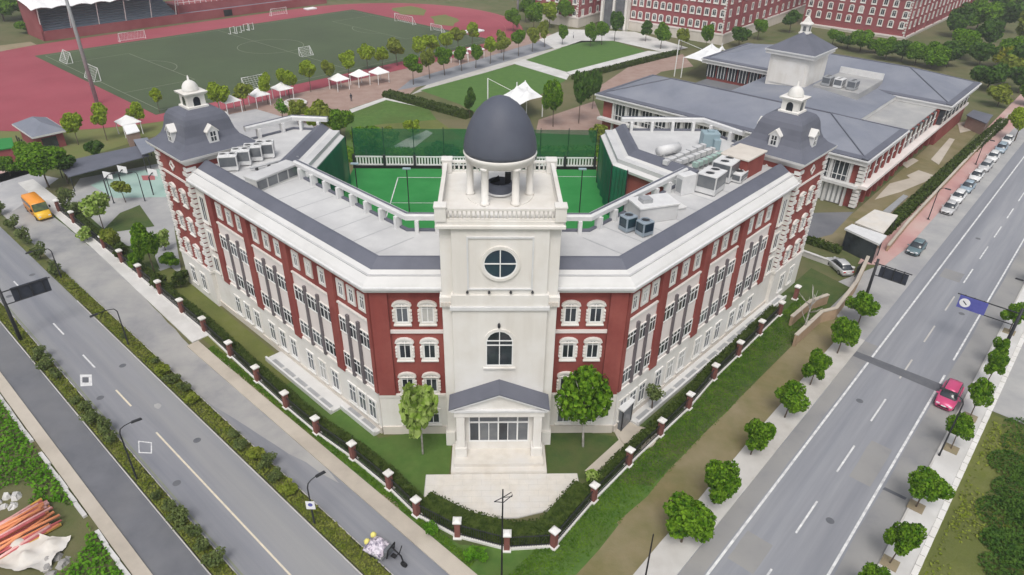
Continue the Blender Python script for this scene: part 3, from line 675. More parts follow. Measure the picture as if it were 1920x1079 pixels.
# ---- end towers
sp_t = win_spec('seg', .85, 1.7, sw=.16, lights=2, transom=.74, hood=True)
me_q = [MB().box(-h_,.16,-h2,.16,0,.4).mesh('quoin', MT['white_stone']) for h_, h2 in ((.95,.5),(.5,.95))]
roofp = [(4.37,18.35),(4.05,18.5),(3.5,18.85),(3.05,19.35),(2.76,19.95),(2.6,20.55),(2.5,21.1),(2.3,21.6),(2.0,21.98),(1.5,22.22),(1.0,22.35)]
for sg in (-1, 1):
    T = (sg*32.8, 32.24); base = q4 if sg > 0 else -q4
    ca, sa = math.cos(base), math.sin(base)
    def loc(x, y): return (T[0]+ca*x-sa*y, T[1]+sa*x+ca*y)
    hw = 3.75
    MB().box(-hw,hw,-hw,hw,0,17.6).build('tower_wall', MT['red_wall'], SB, loc=(*T,0), rz=base)
    MB().box(-hw-.14,hw+.14,-hw-.14,hw+.14,0,4.5).box(-hw-.24,hw+.24,-hw-.24,hw+.24,4.5,4.8).build('stone_base', MT['cream'], SB, loc=(*T,0), rz=base)
    MB().box(-hw-.1,hw+.1,-hw-.1,hw+.1,15.2,15.45).build('string_course', MT['bay_panel'], SB, loc=(*T,0), rz=base)
    MB().sqlathe([(hw+.05,17.5),(hw+.2,17.7),(hw+.3,17.75),(hw+.5,18.0),(hw+.6,18.1),(hw+.64,18.36),(hw,18.36)]).build('eaves', MT['cornice'], SB, loc=(*T,0), rz=base)
    # bell-shaped roof, finely stepped so the curve reads
    fine = []
    for i in range(len(roofp)-1):
        for k in range(3):
            f_ = k/3; fine.append((roofp[i][0]*(1-f_)+roofp[i+1][0]*f_, roofp[i][1]*(1-f_)+roofp[i+1][1]*f_))
    fine.append(roofp[-1])
    rf = MB().sqlathe(fine).build('tower_roof', MT['slate'], SB, loc=(*T,0), rz=base)
    lan = MB().sqlathe([(1.15,22.3),(1.15,22.5),(.95,22.55),(.95,23.6),(1.2,23.75),(1.28,23.95),(.9,24.0)]).build('lantern', MT['cream'], SB, loc=(*T,0), rz=base)
    MB().lathe([(.85,23.98),(.85,24.15),(.78,24.5),(.6,24.8),(.34,25.0),(.12,25.1),(.07,25.5),(.01,25.6)], 20).build('lantern_dome', MT['white_stone'], lan, True)
    for k in range(4):
        a = k*math.pi/2
        m_ = MB(); P = arch(.75,.95); m_.add([(x,-.96,22.55+z) for x, z in P], [tuple(range(len(P)))]); m_.build('lantern_opening', MT['glass'], lan, rz=a)
        d_ = MB().xz([(-.55,18.95),(.55,18.95),(.55,20.3),(0,20.85),(-.55,20.3)], -3.3, -2.1).build('dormer', MT['white_metal'], SB, loc=(*T,0), rz=base+a)
        MB().xz([(-.68,20.3),(0,21.0),(.68,20.3),(.68,20.18),(0,20.84),(-.68,20.18)][::-1], -3.4, -2.1).build('dormer_roof', MT['white_stone'], d_)
        m_ = MB(); m_.add([(-.28,-3.31,19.25),(.28,-3.31,19.25),(.28,-3.31,20.25),(-.28,-3.31,20.25)], [(0,1,2,3)]); m_.build('pane', MT['glass'], d_)
        MB().box(-.03,.03,-3.34,-3.3,19.25,20.25).box(-.28,.28,-3.34,-3.3,19.72,19.78).build('glazing_bar', MT['frame_white'], d_)
        cx_, cy_ = loc(*{0:(hw,-hw),1:(hw,hw),2:(-hw,hw),3:(-hw,-hw)}[k])
        if not (k == (2 if sg > 0 else 1)):
            for j in range(21): 
                # mesh corner at +x,+y; turn it to this corner
                link(me_q[j%2], 'quoin', SB, (cx_,cy_,4.85+j*.6), base+{0:-math.pi/2,1:0,2:math.pi/2,3:math.pi}[k])
        ra = base+a; fc = (T[0]+hw*math.sin(ra), T[1]-hw*math.cos(ra))
        vis = (0,3,1) if sg > 0 else (0,1,3)
        if k in vis:
            for z in (12.2, 8.7, 5.3):
                for x in (-1.25, 1.25): put_win(SB, fc, ra, x, z, sp_t)
            for x in (-1.3, 1.3): put_win(SB, fc, ra, x, 1.3, sp_gr, y=-.14)
            me_ = ring(disc(.62,4), disc(.4,4), -.12, .02).build('diamond_panel', MT['white_stone'], SB, loc=(*fc,16.5), rz=ra)

# ---- raised sports court between the wings
ct = [(-8.2,13.1),(8.2,13.1),(19.6,24.5),(13.7,31.5),(13.7,46),(-19.2,46),(-19.3,40.5),(-21,25.9)]
MB().prism(ct, .02, 9.9).build('court_podium', MT['red_wall'], SB)
m_ = MB(); m_.add([(x*.998,13.2+(y-13.1)*.998,9.94) for x, y in ct], [tuple(range(8))[::1]]); m_.build('court_surface', MT['court_turf'], SB)
for x0, x1, y0, y1 in ((-12.9,-12.78,27,42.5),(-5.1,-4.98,27,42.5),(-12.9,-4.98,42.4,42.52),(-12.9,-4.98,34.4,34.5),(5,17,43,43.1)):
    m_ = MB(); m_.add([(x0,y0,9.96),(x1,y0,9.96),(x1,y1,9.96),(x0,y1,9.96)], [(0,1,2,3)]); m_.build('court_line', MT['road_paint'], SB)
MB().box(-19.2,13.7,45.6,46,9.9,10.35).build('court_kerb', MT['black'], SB)
rl_ = MB().box(-19.2,13.7,45.7,45.9,10.35,10.5).box(-19.2,13.7,45.7,45.9,11.45,11.6).build('court_railing', MT['white_metal'], SB)
me = MB().box(-.09,.09,-.05,.05,10.5,11.45).mesh('rail_post', MT['frame_white'])
for k in range(83): link(me, 'rail_post', rl_, (-19+k*.395,45.8,0))
me = MB().box(-.16,.16,-.12,.12,10.3,11.85).mesh('rail_pier', MT['dark_metal'])
for k in range(9): link(me, 'rail_pier', rl_, (-19+k*4.05,45.6,0))
# ---------------------------------------------------------------- neighbouring buildings
def rlroot(name, r, l, rz=0): return empty(name, RL(r,l), ROT_R+rz)
def hip(x0, x1, y0, y1, z0, z1, th=.0, inset=None):
    w_, d_ = x1-x0, y1-y0; k = inset if inset is not None else min(w_, d_)/2
    if w_ <= d_: A, B = ((x0+x1)/2, y0+k), ((x0+x1)/2, y1-k)
    else: A, B = (x0+k, (y0+y1)/2), (x1-k, (y0+y1)/2)
    mb = MB()
    v = [(x0,y0,z0),(x1,y0,z0),(x1,y1,z0),(x0,y1,z0),(*A,z1),(*B,z1)]
    if w_ <= d_: f = [(0,1,4),(1,2,5,4),(2,3,5),(3,0,4,5),(3,2,1,0)]
    else: f = [(0,1,5,4),(1,2,5),(2,3,4,5),(3,0,4),(3,2,1,0)]
    return mb.add(v, f)
HB = rlroot('dining_hall', 109, 25.5)
tag(HB, 'low two-storey hall with wide grey hipped roofs and square pyramid-roofed tower', 'building')
def bx(name, m, x0, x1, y0, y1, z0, z1, p=None, bevel=0): return MB().box(x0,x1,y0,y1,z0,z1).build(name, MT[m], p if p is not None else HB, bevel=bevel)
bx('wall', 'red_wall', .9,19.2,.9,49,0,7.2); bx('wall', 'red_wall', 42.3,63,-.6,49,0,7.2); bx('wall', 'red_wall', 19.2,42.3,1.6,33,0,6.9)
bx('terrace_roof', 'asphalt_pale', 19.5,42,.7,8.4,6.9,7.15)
for x0, x1, y0, y1 in ((0,20,0,50.3),(41.3,64.2,-1.6,50.3)):
    e_ = bx('eaves', 'cornice', x0,x1,y0,y1,7.2,7.9)
    MB().box(x0-.25,x1+.25,y0-.25,y1+.25,7.9,8.12).build('gutter', MT['white_metal'], e_)
for x0, x1, y0, y1 in ((0,20,0,50.3),(41.3,64.2,-1.6,50.3)):
    MB().sweep([(x0,y0),(x1,y0),(x1,y1),(x0,y1),(x0,y0)], [(0,8.1),(0,8.3),(1.0,8.48),(1.0,8.1)]).build('eave_strip', MT['slate'], HB)
for a_, b_ in (((9.98,10.1),(9.98,40.2)),((52.75,9.9),(52.75,38.8))): MB().tube([(*a_,11.15 if a_[0] < 20 else 11.35),(*b_,11.15 if a_[0] < 20 else 11.35)], .14, 6).build('ridge_cap', MT['slate'], HB)
for p_, q_ in (((.1,.1,8.2),(9.98,10.1,11.15)),((19.9,.1,8.2),(9.98,10.1,11.15)),((.1,50.2,8.2),(9.98,40.2,11.15)),((41.5,-1.4,8.2),(52.75,9.9,11.35)),((64,-1.4,8.2),(52.75,9.9,11.35))): MB().tube([p_,q_], .11, 6).build('hip_cap', MT['slate'], HB)
hip(0.05,19.95,.05,50.25,8.12,11.1).build('hipped_roof', MT['slate_light'], HB)
hip(41.4,64.1,-1.5,50.2,8.12,11.3).build('hipped_roof', MT['slate_light'], HB)
bx('eaves', 'cornice', 19.8,41.5,8.2,33.1,7.2,8.0)
for k in range(6):
    y = 34+k*2.6; g_ = bx('glazing', 'glass', 42.15,42.3,y,y+2.3,4.2,7.0)
    for j in range(3): MB().box(42.05,42.16,y+.35+j*.75,y+.45+j*.75,4.2,7.0).build('glazing_bar', MT['frame_white'], g_)
bx('courtyard_roof', 'asphalt_slip', 20,42.2,33.2,49,3.2,3.6)
MB().xz([(8.0,8.05),(41.2,8.05),(36,10.6),(13,10.6)], 10, 53).build('link_roof_unused', MT['slate_light'], HB) if False else None
m_ = MB(); m_.add([(10,8.1,8.05),(52,8.1,8.05),(52,33,8.05),(10,33,8.05),(10,20,9.3),(52,20,9.3)], [(0,1,5,4),(2,3,4,5),(1,2,5),(3,0,4),(3,2,1,0)]); m_.build('link_roof', MT['slate_light'], HB)
# glazed upper storey towards the school
for k in range(16):
    y = 2.2+k*2.95
    bx('column', 'cornice', .45,.85,y-.2,y+.2,.0,7.2)
    if k < 15:
        g_ = bx('glazing', 'glass', .78,.9,y+.25,y+2.7,4.0,7.0)
        for j in range(4): MB().box(.68,.8,y+.35+j*.72,y+.45+j*.72,4.0,7.0).build('glazing_bar', MT['frame_white'], g_)
        bx('rail', 'white_metal', .3,.4,y+.2,y+2.75,4.9,5.0)
bx('balcony', 'cornice', -.4,.8,.4,49.4,3.5,3.95)
dr = bx('roller_door', 'grey_metal', .75,.9,2.6,9.2,.1,3.2)
for k in range(9): MB().box(.62,.78,2.75+k*.72,3.15+k*.72,.2,3.1).build('slat', MT['frame_white'], dr)
# side towards the right road
for k in range(20):
    x = 1.6+k*3.05
    bx('pier', 'red_wall', x-.35,x+.35,.1 if x < 20 or x > 41 else .4,.92,0,7.0)
    g_ = bx('glazing', 'glass', x+.4,x+2.6,.3 if x < 41 else -.75,.6,4.3,6.9)
    MB().box(x+.4,x+2.6,.2 if x < 41 else -.85,.3 if x < 41 else -.75,5.5,5.62).box(x+1.45,x+1.55,.2 if x < 41 else -.85,.3 if x < 41 else -.75,4.3,6.9).build('glazing_bar', MT['white_stone'], g_)
bx('string_course', 'bay_panel', .2,63.5,-.9,.95,3.6,4.1)
for j in range(11): bx('quoin', 'white_stone', .3,1.4,.05,1.0,.3+j*.62,.72+j*.62)
# tower
bx('tower_shaft', 'cream', 30.2,39.6,22.2,30.2,6.5,14.6); bx('tower_panel', 'cream', 30.05,30.2,22.8,29.6,9,13.4)
bx('tower_eaves', 'cornice', 29.4,40.5,21.4,31,14.4,15.0); bx('tower_gutter', 'white_metal', 29.2,40.7,21.2,31.2,15.0,15.25)
hip(29.3,40.6,21.3,31.1,15.25,18.4, inset=4.85).build('pyramid_roof', MT['slate'], HB)
ln = MB().sqlathe([(.95,18.0),(.95,18.25),(.75,18.3),(.75,19.6),(1.0,19.7),(1.0,19.85),(.6,20.2),(.3,20.9),(.08,21.2),(.05,21.9)], (34.95,26.2)).build('lantern', MT['white_stone'], HB)
for k in range(4):
    a = k*math.pi/2; MB().box(-.3,.3,-.78,-.7,18.5,19.4).build('lantern_opening', MT['glass_grey'], ln, loc=(34.95,26.2,0), rz=a)
# plant yard on the roof
py = bx('plant_deck', 'asphalt_pale', 31,45,12.3,20.9,8.3,9.7); bx('plant_screen', 'white_metal', 44.8,45,12.3,20.9,9.7,10.9)

def brick_block(name, label, r, l, w_, d_, h_, rows, nx, ny, rz=0, base=2.8):
    """w_ along R, d_ along L; windows on the two sides one can see (low R, low L)"""
    B = rlroot(name, r, l, rz); tag(B, label, 'building', 'red brick school blocks at the back')
    MB().box(0,w_,0,d_,0,h_).build('wall', MT['red_wall_far'], B)
    MB().box(-.15,w_+.15,-.15,d_+.15,0,base).build('stone_base', MT['cream_dark'], B)
    MB().box(-.3,w_+.3,-.3,d_+.3,base,base+.5).build('string_course', MT['bay_panel'], B)
    MB().sqlathe([(1,0)]) if False else None
    c_ = MB().box(-.7,w_+.7,-.7,d_+.7,h_,h_+.5).build('cornice', MT['cornice'], B)
    hip(-.6,w_+.6,-.6,d_+.6,h_+.5,h_+3.4).build('roof', MT['slate_light'], B)
    s1 = win_spec('seg', 1.15, 1.75, sw=.26, lights=2, transom=.7); s2 = win_spec('rect', 1.15, 1.7, sw=.24, lights=2)
    for z in rows:
        for i in range(ny): put_win(B, (0,0), -math.pi/2, -(d_*(i+.5)/ny+random.uniform(-.15,.15)), z, s1 if i%4 != 2 else s2)
        for i in range(nx): put_win(B, (0,0), 0, w_*(i+.5)/nx, z, s1 if i%3 else s2)
    me = [MB().box(-.1,h1,-.1,h2,0,.55).mesh('quoin', MT['white_stone']) for h1, h2 in ((.9,.5),(.5,.9))]
    for j in range(int((h_-base-.6)/.75)): link(me[j%2], 'quoin', B, (0,0,base+.6+j*.75))
    for i in range(int(nx*.5)): MB().box(i*w_/nx*2-.3,i*w_/nx*2+.3,-.35,-.0,base+.5,h_).build('pilaster', MT['red_wall_far'], B)
    return B
b1 = brick_block('brick_block', 'long red block behind the lawn with cream entrance bay', 203, 97, 80, 32, 15.5, (4.3,8.0,11.6), 14, 13, rz=.06)
eb = MB().box(-1.5,6,32.2,42,0,16).build('entrance_bay', MT['cream'], b1)
MB().box(-1.7,-1.4,33.6,36.8,.2,13).box(-1.7,-1.4,38,41,.2,13).build('entrance_glass', MT['glass_grey'], eb)
for y in (32.6,37.2,41.6): MB().lathe([(.55,0),(.45,.6),(.42,13.2),(.6,13.8)], 12, (-2.2,y)).build('column', MT['cream'], eb, True)
b2 = brick_block('brick_block', 'red block at top right with quoined corner above dark shrubs', 252.5, 59.5, 115, 33, 12.6, (2.6+.9,6.6,9.6), 22, 10, base=.6)
b3 = brick_block('brick_block', 'small red block left of the cream entrance, cut by the top edge', 192, 143, 30, 17, 10.5, (3.6,7.2), 6, 5, rz=.12)

# grandstand
GS = rlroot('grandstand', 63, 236)
tag(GS, 'sports grandstand with red front wall and white scalloped canopy at upper left', 'grandstand')
MB().box(0,96,0,.5,0,2.6).build('front_wall', MT['red_wall_far'], GS)
MB().box(0,.5,0,14,0,9).box(40,40.5,.5,14,0,5).build('side_wall', MT['red_wall_far'], GS)
for k in range(9): MB().box(.5,40,.5+k*1.35,14,2.0+k*.5,2.5+k*.5).build('seat_step', MT['stand_seat'], GS)
MB().box(40.5,96,4,14,0,4.6).build('rear_wall', MT['red_wall_far'], GS); MB().box(40.5,96,.5,4,0,2.2).build('stand_deck', MT['stand_seat'], GS)
MB().box(0,40,13.5,14,0,10).build('back_wall', MT['red_wall_far'], GS)
for k in range(28): MB().box(42+k*1.9,42.15+k*1.9,4.0,4.15,4.6,6.2).build('railing_post', MT['frame_white'], GS)
MB().box(41,96,3.98,4.17,6.1,6.3).box(41,96,3.98,4.17,5.3,5.4).build('railing', MT['frame_white'], GS)
MB().box(55,58,-.06,.04,.2,2.2).build('tunnel_door', MT['black'], GS)
cn = MB(); nx_, ny_ = 33, 7
cn.add([(-1.5+i*42/(nx_-1), -2.2+j*16/(ny_-1), 9.0+1.5*math.sin(j/(ny_-1)*math.pi*.6)+.5*abs(math.sin(i*math.pi/4))-(.35 if j == 0 else 0)+t_) for t_ in (0,.12) for i in range(nx_) for j in range(ny_)], [(o_+i*ny_+j, o_+(i+1)*ny_+j, o_+(i+1)*ny_+j+1, o_+i*ny_+j+1) for o_ in (0,nx_*ny_) for i in range(nx_-1) for j in range(ny_-1)])
cn.build('canopy', MT['canvas'], GS, True)
for k in range(6): MB().tube([(.3+k*7.8,.7,2.5),(.3+k*7.8,-1.2,9.1)], .14, 8).build('canopy_post', MT['frame_white'], GS)

# small buildings on the left
PV = rlroot('pavilion', 31, 140.5); tag(PV, 'small red pavilion with grey hipped roof beside the running track', 'pavilion')
MB().box(.4,4.8,.5,9.5,0,2.7).build('wall', MT['red_wall_far'], PV); MB().box(-.3,5.5,-.3,10.3,2.7,3.0).build('eaves', MT['cornice'], PV)
hip(-.25,5.45,-.25,10.25,3.0,4.4).build('roof', MT['slate_light'], PV); MB().box(1.2,3.6,.38,.52,.4,2.2).build('doorway', MT['glass'], PV)
for y in (1.2,2.6,4.0,5.4): MB().box(-1.4,-1.2,y,y+.15,0,2.2).build('post', MT['dark_metal'], PV)
RB = rlroot('track_house', 40.5, 244); tag(RB, 'red house with curved grey roof at the far left edge', 'building')
MB().box(0,9,0,16,0,5).build('wall', MT['red_wall_far'], RB)
m_ = MB().xz([(-.6,5)]+[(4.5-5.1*math.cos(a),5+2.2*math.sin(a)) for a in [k*math.pi/10 for k in range(11)]]+[(9.6,5)], -.6, 16.6); m_.build('roof', MT['slate_light'], RB)
for i in range(4): MB().box(.9+i*2,2.1+i*2,-.1,.05,2.2,3.4).build('window', MT['frame_white'], RB)
def poly_roof(name, label, cat, px, z, th, m, wallm=None, inset=.3, group=None, post=True, wz=0):
    P = [G(x, y, z) for x, y in px]; cx_ = sum(p[0] for p in P)/len(P); cy_ = sum(p[1] for p in P)/len(P)
    E = empty(name, (cx_,cy_,0)); tag(E, label, cat, group)
    q_ = [(p[0]-cx_, p[1]-cy_) for p in P]
    MB().prism(q_, z-th, z).build('roof', MT[m], E)
    s_ = [(x*(1-inset/max(.1,math.hypot(x,y))), y*(1-inset/max(.1,math.hypot(x,y)))) for x, y in q_]
    if wallm: MB().prism(s_, 0, z-th).build('wall', MT[wallm], E)
    if post:
        for x, y in s_: MB().tube([(x,y,0),(x,y,z-th)], .07, 8).build('post', MT['dark_metal'], E)
    return E
poly_roof('bicycle_shed', 'long bicycle shed with dark grey roof left of the school', 'shed', [(104,306),(264,272),(280,292),(128,332)], 2.6, .12, 'slate', post=True)
poly_roof('shelter', 'low dark-roofed shelter next to the left corner tower', 'shelter', [(250,262),(276,258),(292,282),(266,290)], 3.3, .12, 'slate_light')
k_ = poly_roof('kiosk', 'small pink-walled kiosk with white awning beside the bicycle shed', 'kiosk', [(230,236),(254,232),(262,246),(237,252)], 3.0, .15, 'canvas', 'brown_paving', .2, post=False)
poly_roof('equipment_hut', 'flat green-roofed hut at the left edge near the pavilion', 'hut', [(-20,262),(22,258),(26,276),(-20,284)], 3.0, .2, 'leaf_dark' if False else 'court_turf', 'red_wall_far', .2, post=False)
gh = poly_roof('guard_house', 'gate guard house with white flat roof and dark glazing', 'guard house', [(1584,428),(1598,420),(1663,442),(1649,458)], 3.2, .28, 'white_metal', 'glass', .35, post=True)
poly_roof('carport', 'beige flat canopy roof right behind the gate guard house', 'canopy', [(1603,417),(1640,393),(1684,404),(1656,438)], 2.9, .2, 'stone_paving')
poly_roof('service_roof', 'dark flat service roof at the far end of the hall garden', 'shed', [(1812,216),(1825,206),(1862,216),(1850,232)], 2.6, .2, 'slate', 'brick_grey', .3, post=False)
poly_roof('small_porch', 'white porch roof with glass sides at the right wing', 'porch', [(1146,758),(1166,738),(1192,750),(1170,772)], 2.7, .14, 'white_metal', 'glass_grey', .25)
sheet('garden', GP((1500,450),(1600,400),(1790,230),(1860,220),(1700,390),(1640,430),(1560,470)), .015, 'soil_olive')
sheet('courtyard', GP((1510,400),(1600,398),(1560,440),(1500,455)), .02, 'asphalt_slip')
for px in ([(1640,375),(1668,345),(1725,330),(1748,336),(1690,360)],[(1700,330),(1722,320),(1752,330),(1720,345)],[(1690,308),(1712,297),(1722,302),(1700,316)],[(1745,300),(1780,260),(1790,262),(1760,310)],[(1795,232),(1850,222),(1845,240),(1800,250)]):
    gz_ = globals().get('gz_', .05)+.008; slab('garden_path', GP(*px), gz_, 'concrete_beige')
slab('ramp', GP((1655,398),(1693,367),(1702,370),(1668,402)), .2, 'grey_metal')

# fence piers, railings, hedges
PL = [(112,398),(140,420),(197,467),(230,494),(265,522),(302,553),(343,588),(385,623),(434,669),(484,716),(538,765),(595,813),(663,861),(731,917),(782,967),(858,1007),(950,1031),(1038,1026),(1112,940),(1178,873),(1237,817),(1290,767),(1337,712),(1383,668),(1423,628),(1460,592),(1490,562)]
tops = MB().sqlathe([(.27,0),(.27,.12),(.22,.16),(.22,1.62),(.26,1.66),(.28,1.76)]).mesh('shaft', MT['brick'])
cap = MB().sqlathe([(.3,1.76),(.34,1.84),(.34,1.94),(.16,2.08)]).mesh('cap', MT['white_stone'])
foot_ = MB().sqlathe([(.34,0),(.34,.16),(.3,.2)]).mesh('foot', MT['white_stone'])
corner_i = 16
def fence_side(i): return 'left' if i < corner_i else 'right'
PP = [G(*p) for p in PL]
for i, p in enumerate(PP):
    ang = ROT_R if i not in (15,16) else 0
    E = empty('fence_pier', p, ang)
    k = corner_i-i
    if k == 0: lb = 'red brick fence pier with white cap beside the thin centre pole'
    elif k > 0: lb = f'red brick fence pier with white cap, {ORD[k-1]} along the left street from the corner'
    else: lb = f'red brick fence pier with white cap, {ORD[-k-1]} along the right street from the corner'
    tag(E, lb, 'fence pier', 'brick fence piers')
    for nm, me in (('shaft', tops), ('cap', cap), ('foot', foot_)): link(me, nm, E)
def leaf_cloud(mb, fn, n, size, rnd):
    for _ in range(n):
        p, nrm = fn()
        nrm = (Vector(nrm)+Vector((rnd.uniform(-1,1),rnd.uniform(-1,1),rnd.uniform(-.6,1)))*1.35).normalized()
        u = nrm.orthogonal().normalized(); u.rotate(Matrix.Rotation(rnd.uniform(0,6.28), 3, nrm)); v = nrm.cross(u); s = size*rnd.uniform(.6,1.3)
        c_ = Vector(p); b_ = nrm*s*.25
        mb.add([c_-u*s-v*s*.35, c_-v*s*.7+b_*.4, c_+u*s*.9-v*s*.1, c_+u*s*.5+v*s*.6+b_, c_-u*s*.5+v*s*.65], [(0,1,2,3,4)])
def hedge_mesh(L_, wd, ht, n, size, seed, m='leaf_hedge', z0=0):
    rnd = random.Random(seed); mb = MB(); mb.box(0,L_,-wd/2+.1,wd/2-.1,z0,ht-.12)
    def fn():
        t = rnd.random(); x = rnd.uniform(0,L_)
        if t < .5: return (x, rnd.uniform(-wd/2,wd/2), ht+rnd.uniform(-.12,.12)), (0,0,1)
        s = 1 if t < .75 else -1; return (x, s*wd/2+rnd.uniform(-.08,.08), rnd.uniform(z0+.05,ht)), (0,s,.2)
    leaf_cloud(mb, fn, n, size, rnd); return mb.mesh('hedge', MT[m])
for i in range(len(PP)-1):
    a, b = Vector(PP[i][:2]), Vector(PP[i+1][:2]); d = b-a; L_ = d.length; ang = math.atan2(d.y, d.x)
    if i == len(PP)-2: continue
    k = corner_i-i
    wh = (f'{ORD[k-1]} bay along the left street from the corner' if k > 0 else f'{ORD[-k]} bay along the right street from the corner')
    E = empty('iron_fence', (*a,0), ang); tag(E, f'dark iron fence railing on white kerb, {wh}', 'fence', 'iron fence railings')
    MB().box(.25,L_-.25,-.14,.14,0,.24).build('kerb', MT['white_stone'], E)
    MB().box(.25,L_-.25,-.03,.03,.36,.42).box(.25,L_-.25,-.03,.03,1.35,1.41).build('rail', MT['dark_metal'], E)
    m_ = MB(); n_ = int(L_/.19)
    for j in range(1, n_): x = L_*j/n_; m_.box(x-.013,x+.013,-.013,.013,.24,1.55)
    m_.build('bars', MT['dark_metal'], E)
    # clipped hedge on the school side
    off = .75 if i not in (14,15,16,17) else 1.1
    hp = a+Vector((-d.y,d.x)).normalized()*off*(1)
    H_ = link(hedge_mesh(L_+.2, .85 if i not in (14,15,16,17) else 1.8, 1.05+.1*math.sin(i*2.3), int(L_*190), .085, i), 'hedge', None, (hp.x,hp.y,0), ang)
    tag(H_, f'dark clipped hedge behind the iron railing, {wh}', 'hedge', 'hedges behind the fence')
# ---------------------------------------------------------------- trees and shrubs
def trunk_mesh(ht, r, seed, limbs=5, m='bark', spread=.5):
    rnd = random.Random(seed); mb = MB(); x = y = 0; path = []; n = 5
    for k in range(n): path.append((x,y,ht*k/(n-1))); x += rnd.uniform(-.04,.04)*ht*.5; y += rnd.uniform(-.04,.04)*ht*.5
    mb.tube(path, [r*(1-.55*k/(n-1)) for k in range(n)], 7)
    for k in range(limbs):
        a = k*2*math.pi/limbs+rnd.uniform(-.4,.4); z = ht*rnd.uniform(.5,.85); l = ht*spread*rnd.uniform(.6,1)
        p = Vector((path[2][0],path[2][1],z)); q_ = p+Vector((math.cos(a)*l*.5,math.sin(a)*l*.5,l*.45)); e = q_+Vector((math.cos(a)*l*.35,math.sin(a)*l*.35,l*.45))
        mb.tube([p,q_,e], [r*.42,r*.28,r*.12], 5)
    return mb.mesh('trunk', MT[m], True)
def crown_mesh(seed, rx, rz, n, size, m, lobes=9, low=-.55, fill=.3):
    """leaf-sized faces through the volume of a clump of lobes"""
    rnd = random.Random(seed); L_ = []
    for k in range(lobes):
        a = rnd.uniform(0,6.28); e = rnd.uniform(low,.95); f = math.sqrt(max(0,1-e*e))*rnd.uniform(.35,.78)
        L_.append((Vector((math.cos(a)*f*rx, math.sin(a)*f*rx, e*rz*.62)), rx*rnd.uniform(.22,.46)))
    L_.append((Vector((0,0,0)), rx*.5)); tot = sum(r*r for _, r in L_)
    mb = MB()
    def fn():
        t = rnd.uniform(0,tot)
        for c_, r in L_:
            t -= r*r
            if t <= 0: break
        d = Vector((rnd.gauss(0,1),rnd.gauss(0,1),rnd.gauss(0,1))).normalized()
        k = rnd.uniform(.82,1.08) if rnd.random() > fill else rnd.uniform(.3,.85)
        p = c_+Vector((d.x*r, d.y*r, d.z*r*(rz/rx)**.5))*k
        return p, d
    leaf_cloud(mb, fn, n, size, rnd)
    return mb.mesh('crown', MT[m])
CR = {}
def tree(name, label, cat, base, ht, rad, kind, group=None, rz=None, squash=1.0, trunkm='bark', clear=.32):
    """ht total height, rad crown radius"""
    nvar = 6 if kind in ('street','light','olive','dark') else 2
    v = random.randrange(nvar); key = (kind, v)
    if key not in CR:
        spec = dict(street=('leaf_street',5200,.1,14), light=('leaf_light',2200,.14,10), dark=('leaf_dark',2200,.15,10), olive=('leaf_olive',1500,.16,8), yellow=('leaf_yellow',900,.17,8), broad=('leaf_broad',620,.22,13), airy=('leaf_street',2600,.115,16), shrub=('leaf_shrub',620,.13,5), ball=('leaf_weed',900,.13,10), hedge=('leaf_hedge',700,.18,7))[kind]
        CR[key] = crown_mesh(hash(kind)%97 if False else 31*v+len(kind)*7, 1.0, 1.0, spec[1], spec[2]*.72, spec[0], spec[3])
    ch = ht*(1-clear)/2
    ht *= random.uniform(.9,1.12); rad *= random.uniform(.88,1.1); ch = ht*(1-clear)/2
    E = empty(name, base, random.uniform(0,6.28) if rz is None else rz); tag(E, label, cat, group)
    if ht > 3: E.rotation_euler.x = random.uniform(-.06,.06); E.rotation_euler.y = random.uniform(-.06,.06)
    c_ = link(CR[key], 'crown', E, (0,0,ht-ch*1.0), 0, (rad*random.uniform(.88,1.1), rad*random.uniform(.88,1.1), ch*random.uniform(1.0,1.22)*squash))
    tk_ = ('t', trunkm, v%2)
    if tk_ not in CR: CR[tk_] = trunk_mesh(1.0, .05, 5+v, 5, trunkm, .5)
    if kind not in ('ball','hedge','shrub'): link(CR[tk_], 'trunk', E, (0,0,0), 0, (max(rad*.9,1.2),max(rad*.9,1.2),ht*.78))
    else: link(CR[tk_], 'stem', E, (0,0,0), 0, (ht*.5,ht*.5,ht*.7))
    return E
# round street trees along the right road
for i, (x, y, r) in enumerate([(1286,968,1.95),(1349,897,1.75),(1418,806,1.6),(1482,738,1.55),(1530,678,1.6),(1581,620,1.75),(1620,566,1.75)]):
    p = G(x, y+8, 2.6); tree('street_tree', f'round dense street tree on the school-side kerb of right road, {ORD[i]} from the camera' if i else 'round dense street tree on the school-side kerb of right road, nearest the camera', 'tree', (p[0],p[1],0), 4.5, r*1.02, 'street', 'street trees along the right road', clear=.2)
for i, (x, y, r) in enumerate([(1640,1085,1.3),(1687,1010,1.3),(1736,905,1.5),(1801,798,1.2),(1836,740,1.25),(1864,682,1.15),(1880,648,.9),(1908,583,1.45),(1960,500,1.5),(1912,235,2.6)]):
    p = G(x, y+6, 2.6)
    tree('street_tree', f'street tree in the far-side pavement of right road, {ORD[i]} from the camera' if i else 'street tree in the far-side pavement of right road, nearest the camera', 'tree', (p[0],p[1],0), 4.2 if i < 9 else 6, r, 'street' if i < 9 else 'light', 'street trees along the right road', clear=.34)
    if i < 9:
        pit = MB().box(-.6,.6,-.6,.6,.12,.16).build('tree_pit', MT['soil'], None, loc=(p[0],p[1],0), rz=ROT_R); pit['kind'] = 'structure'
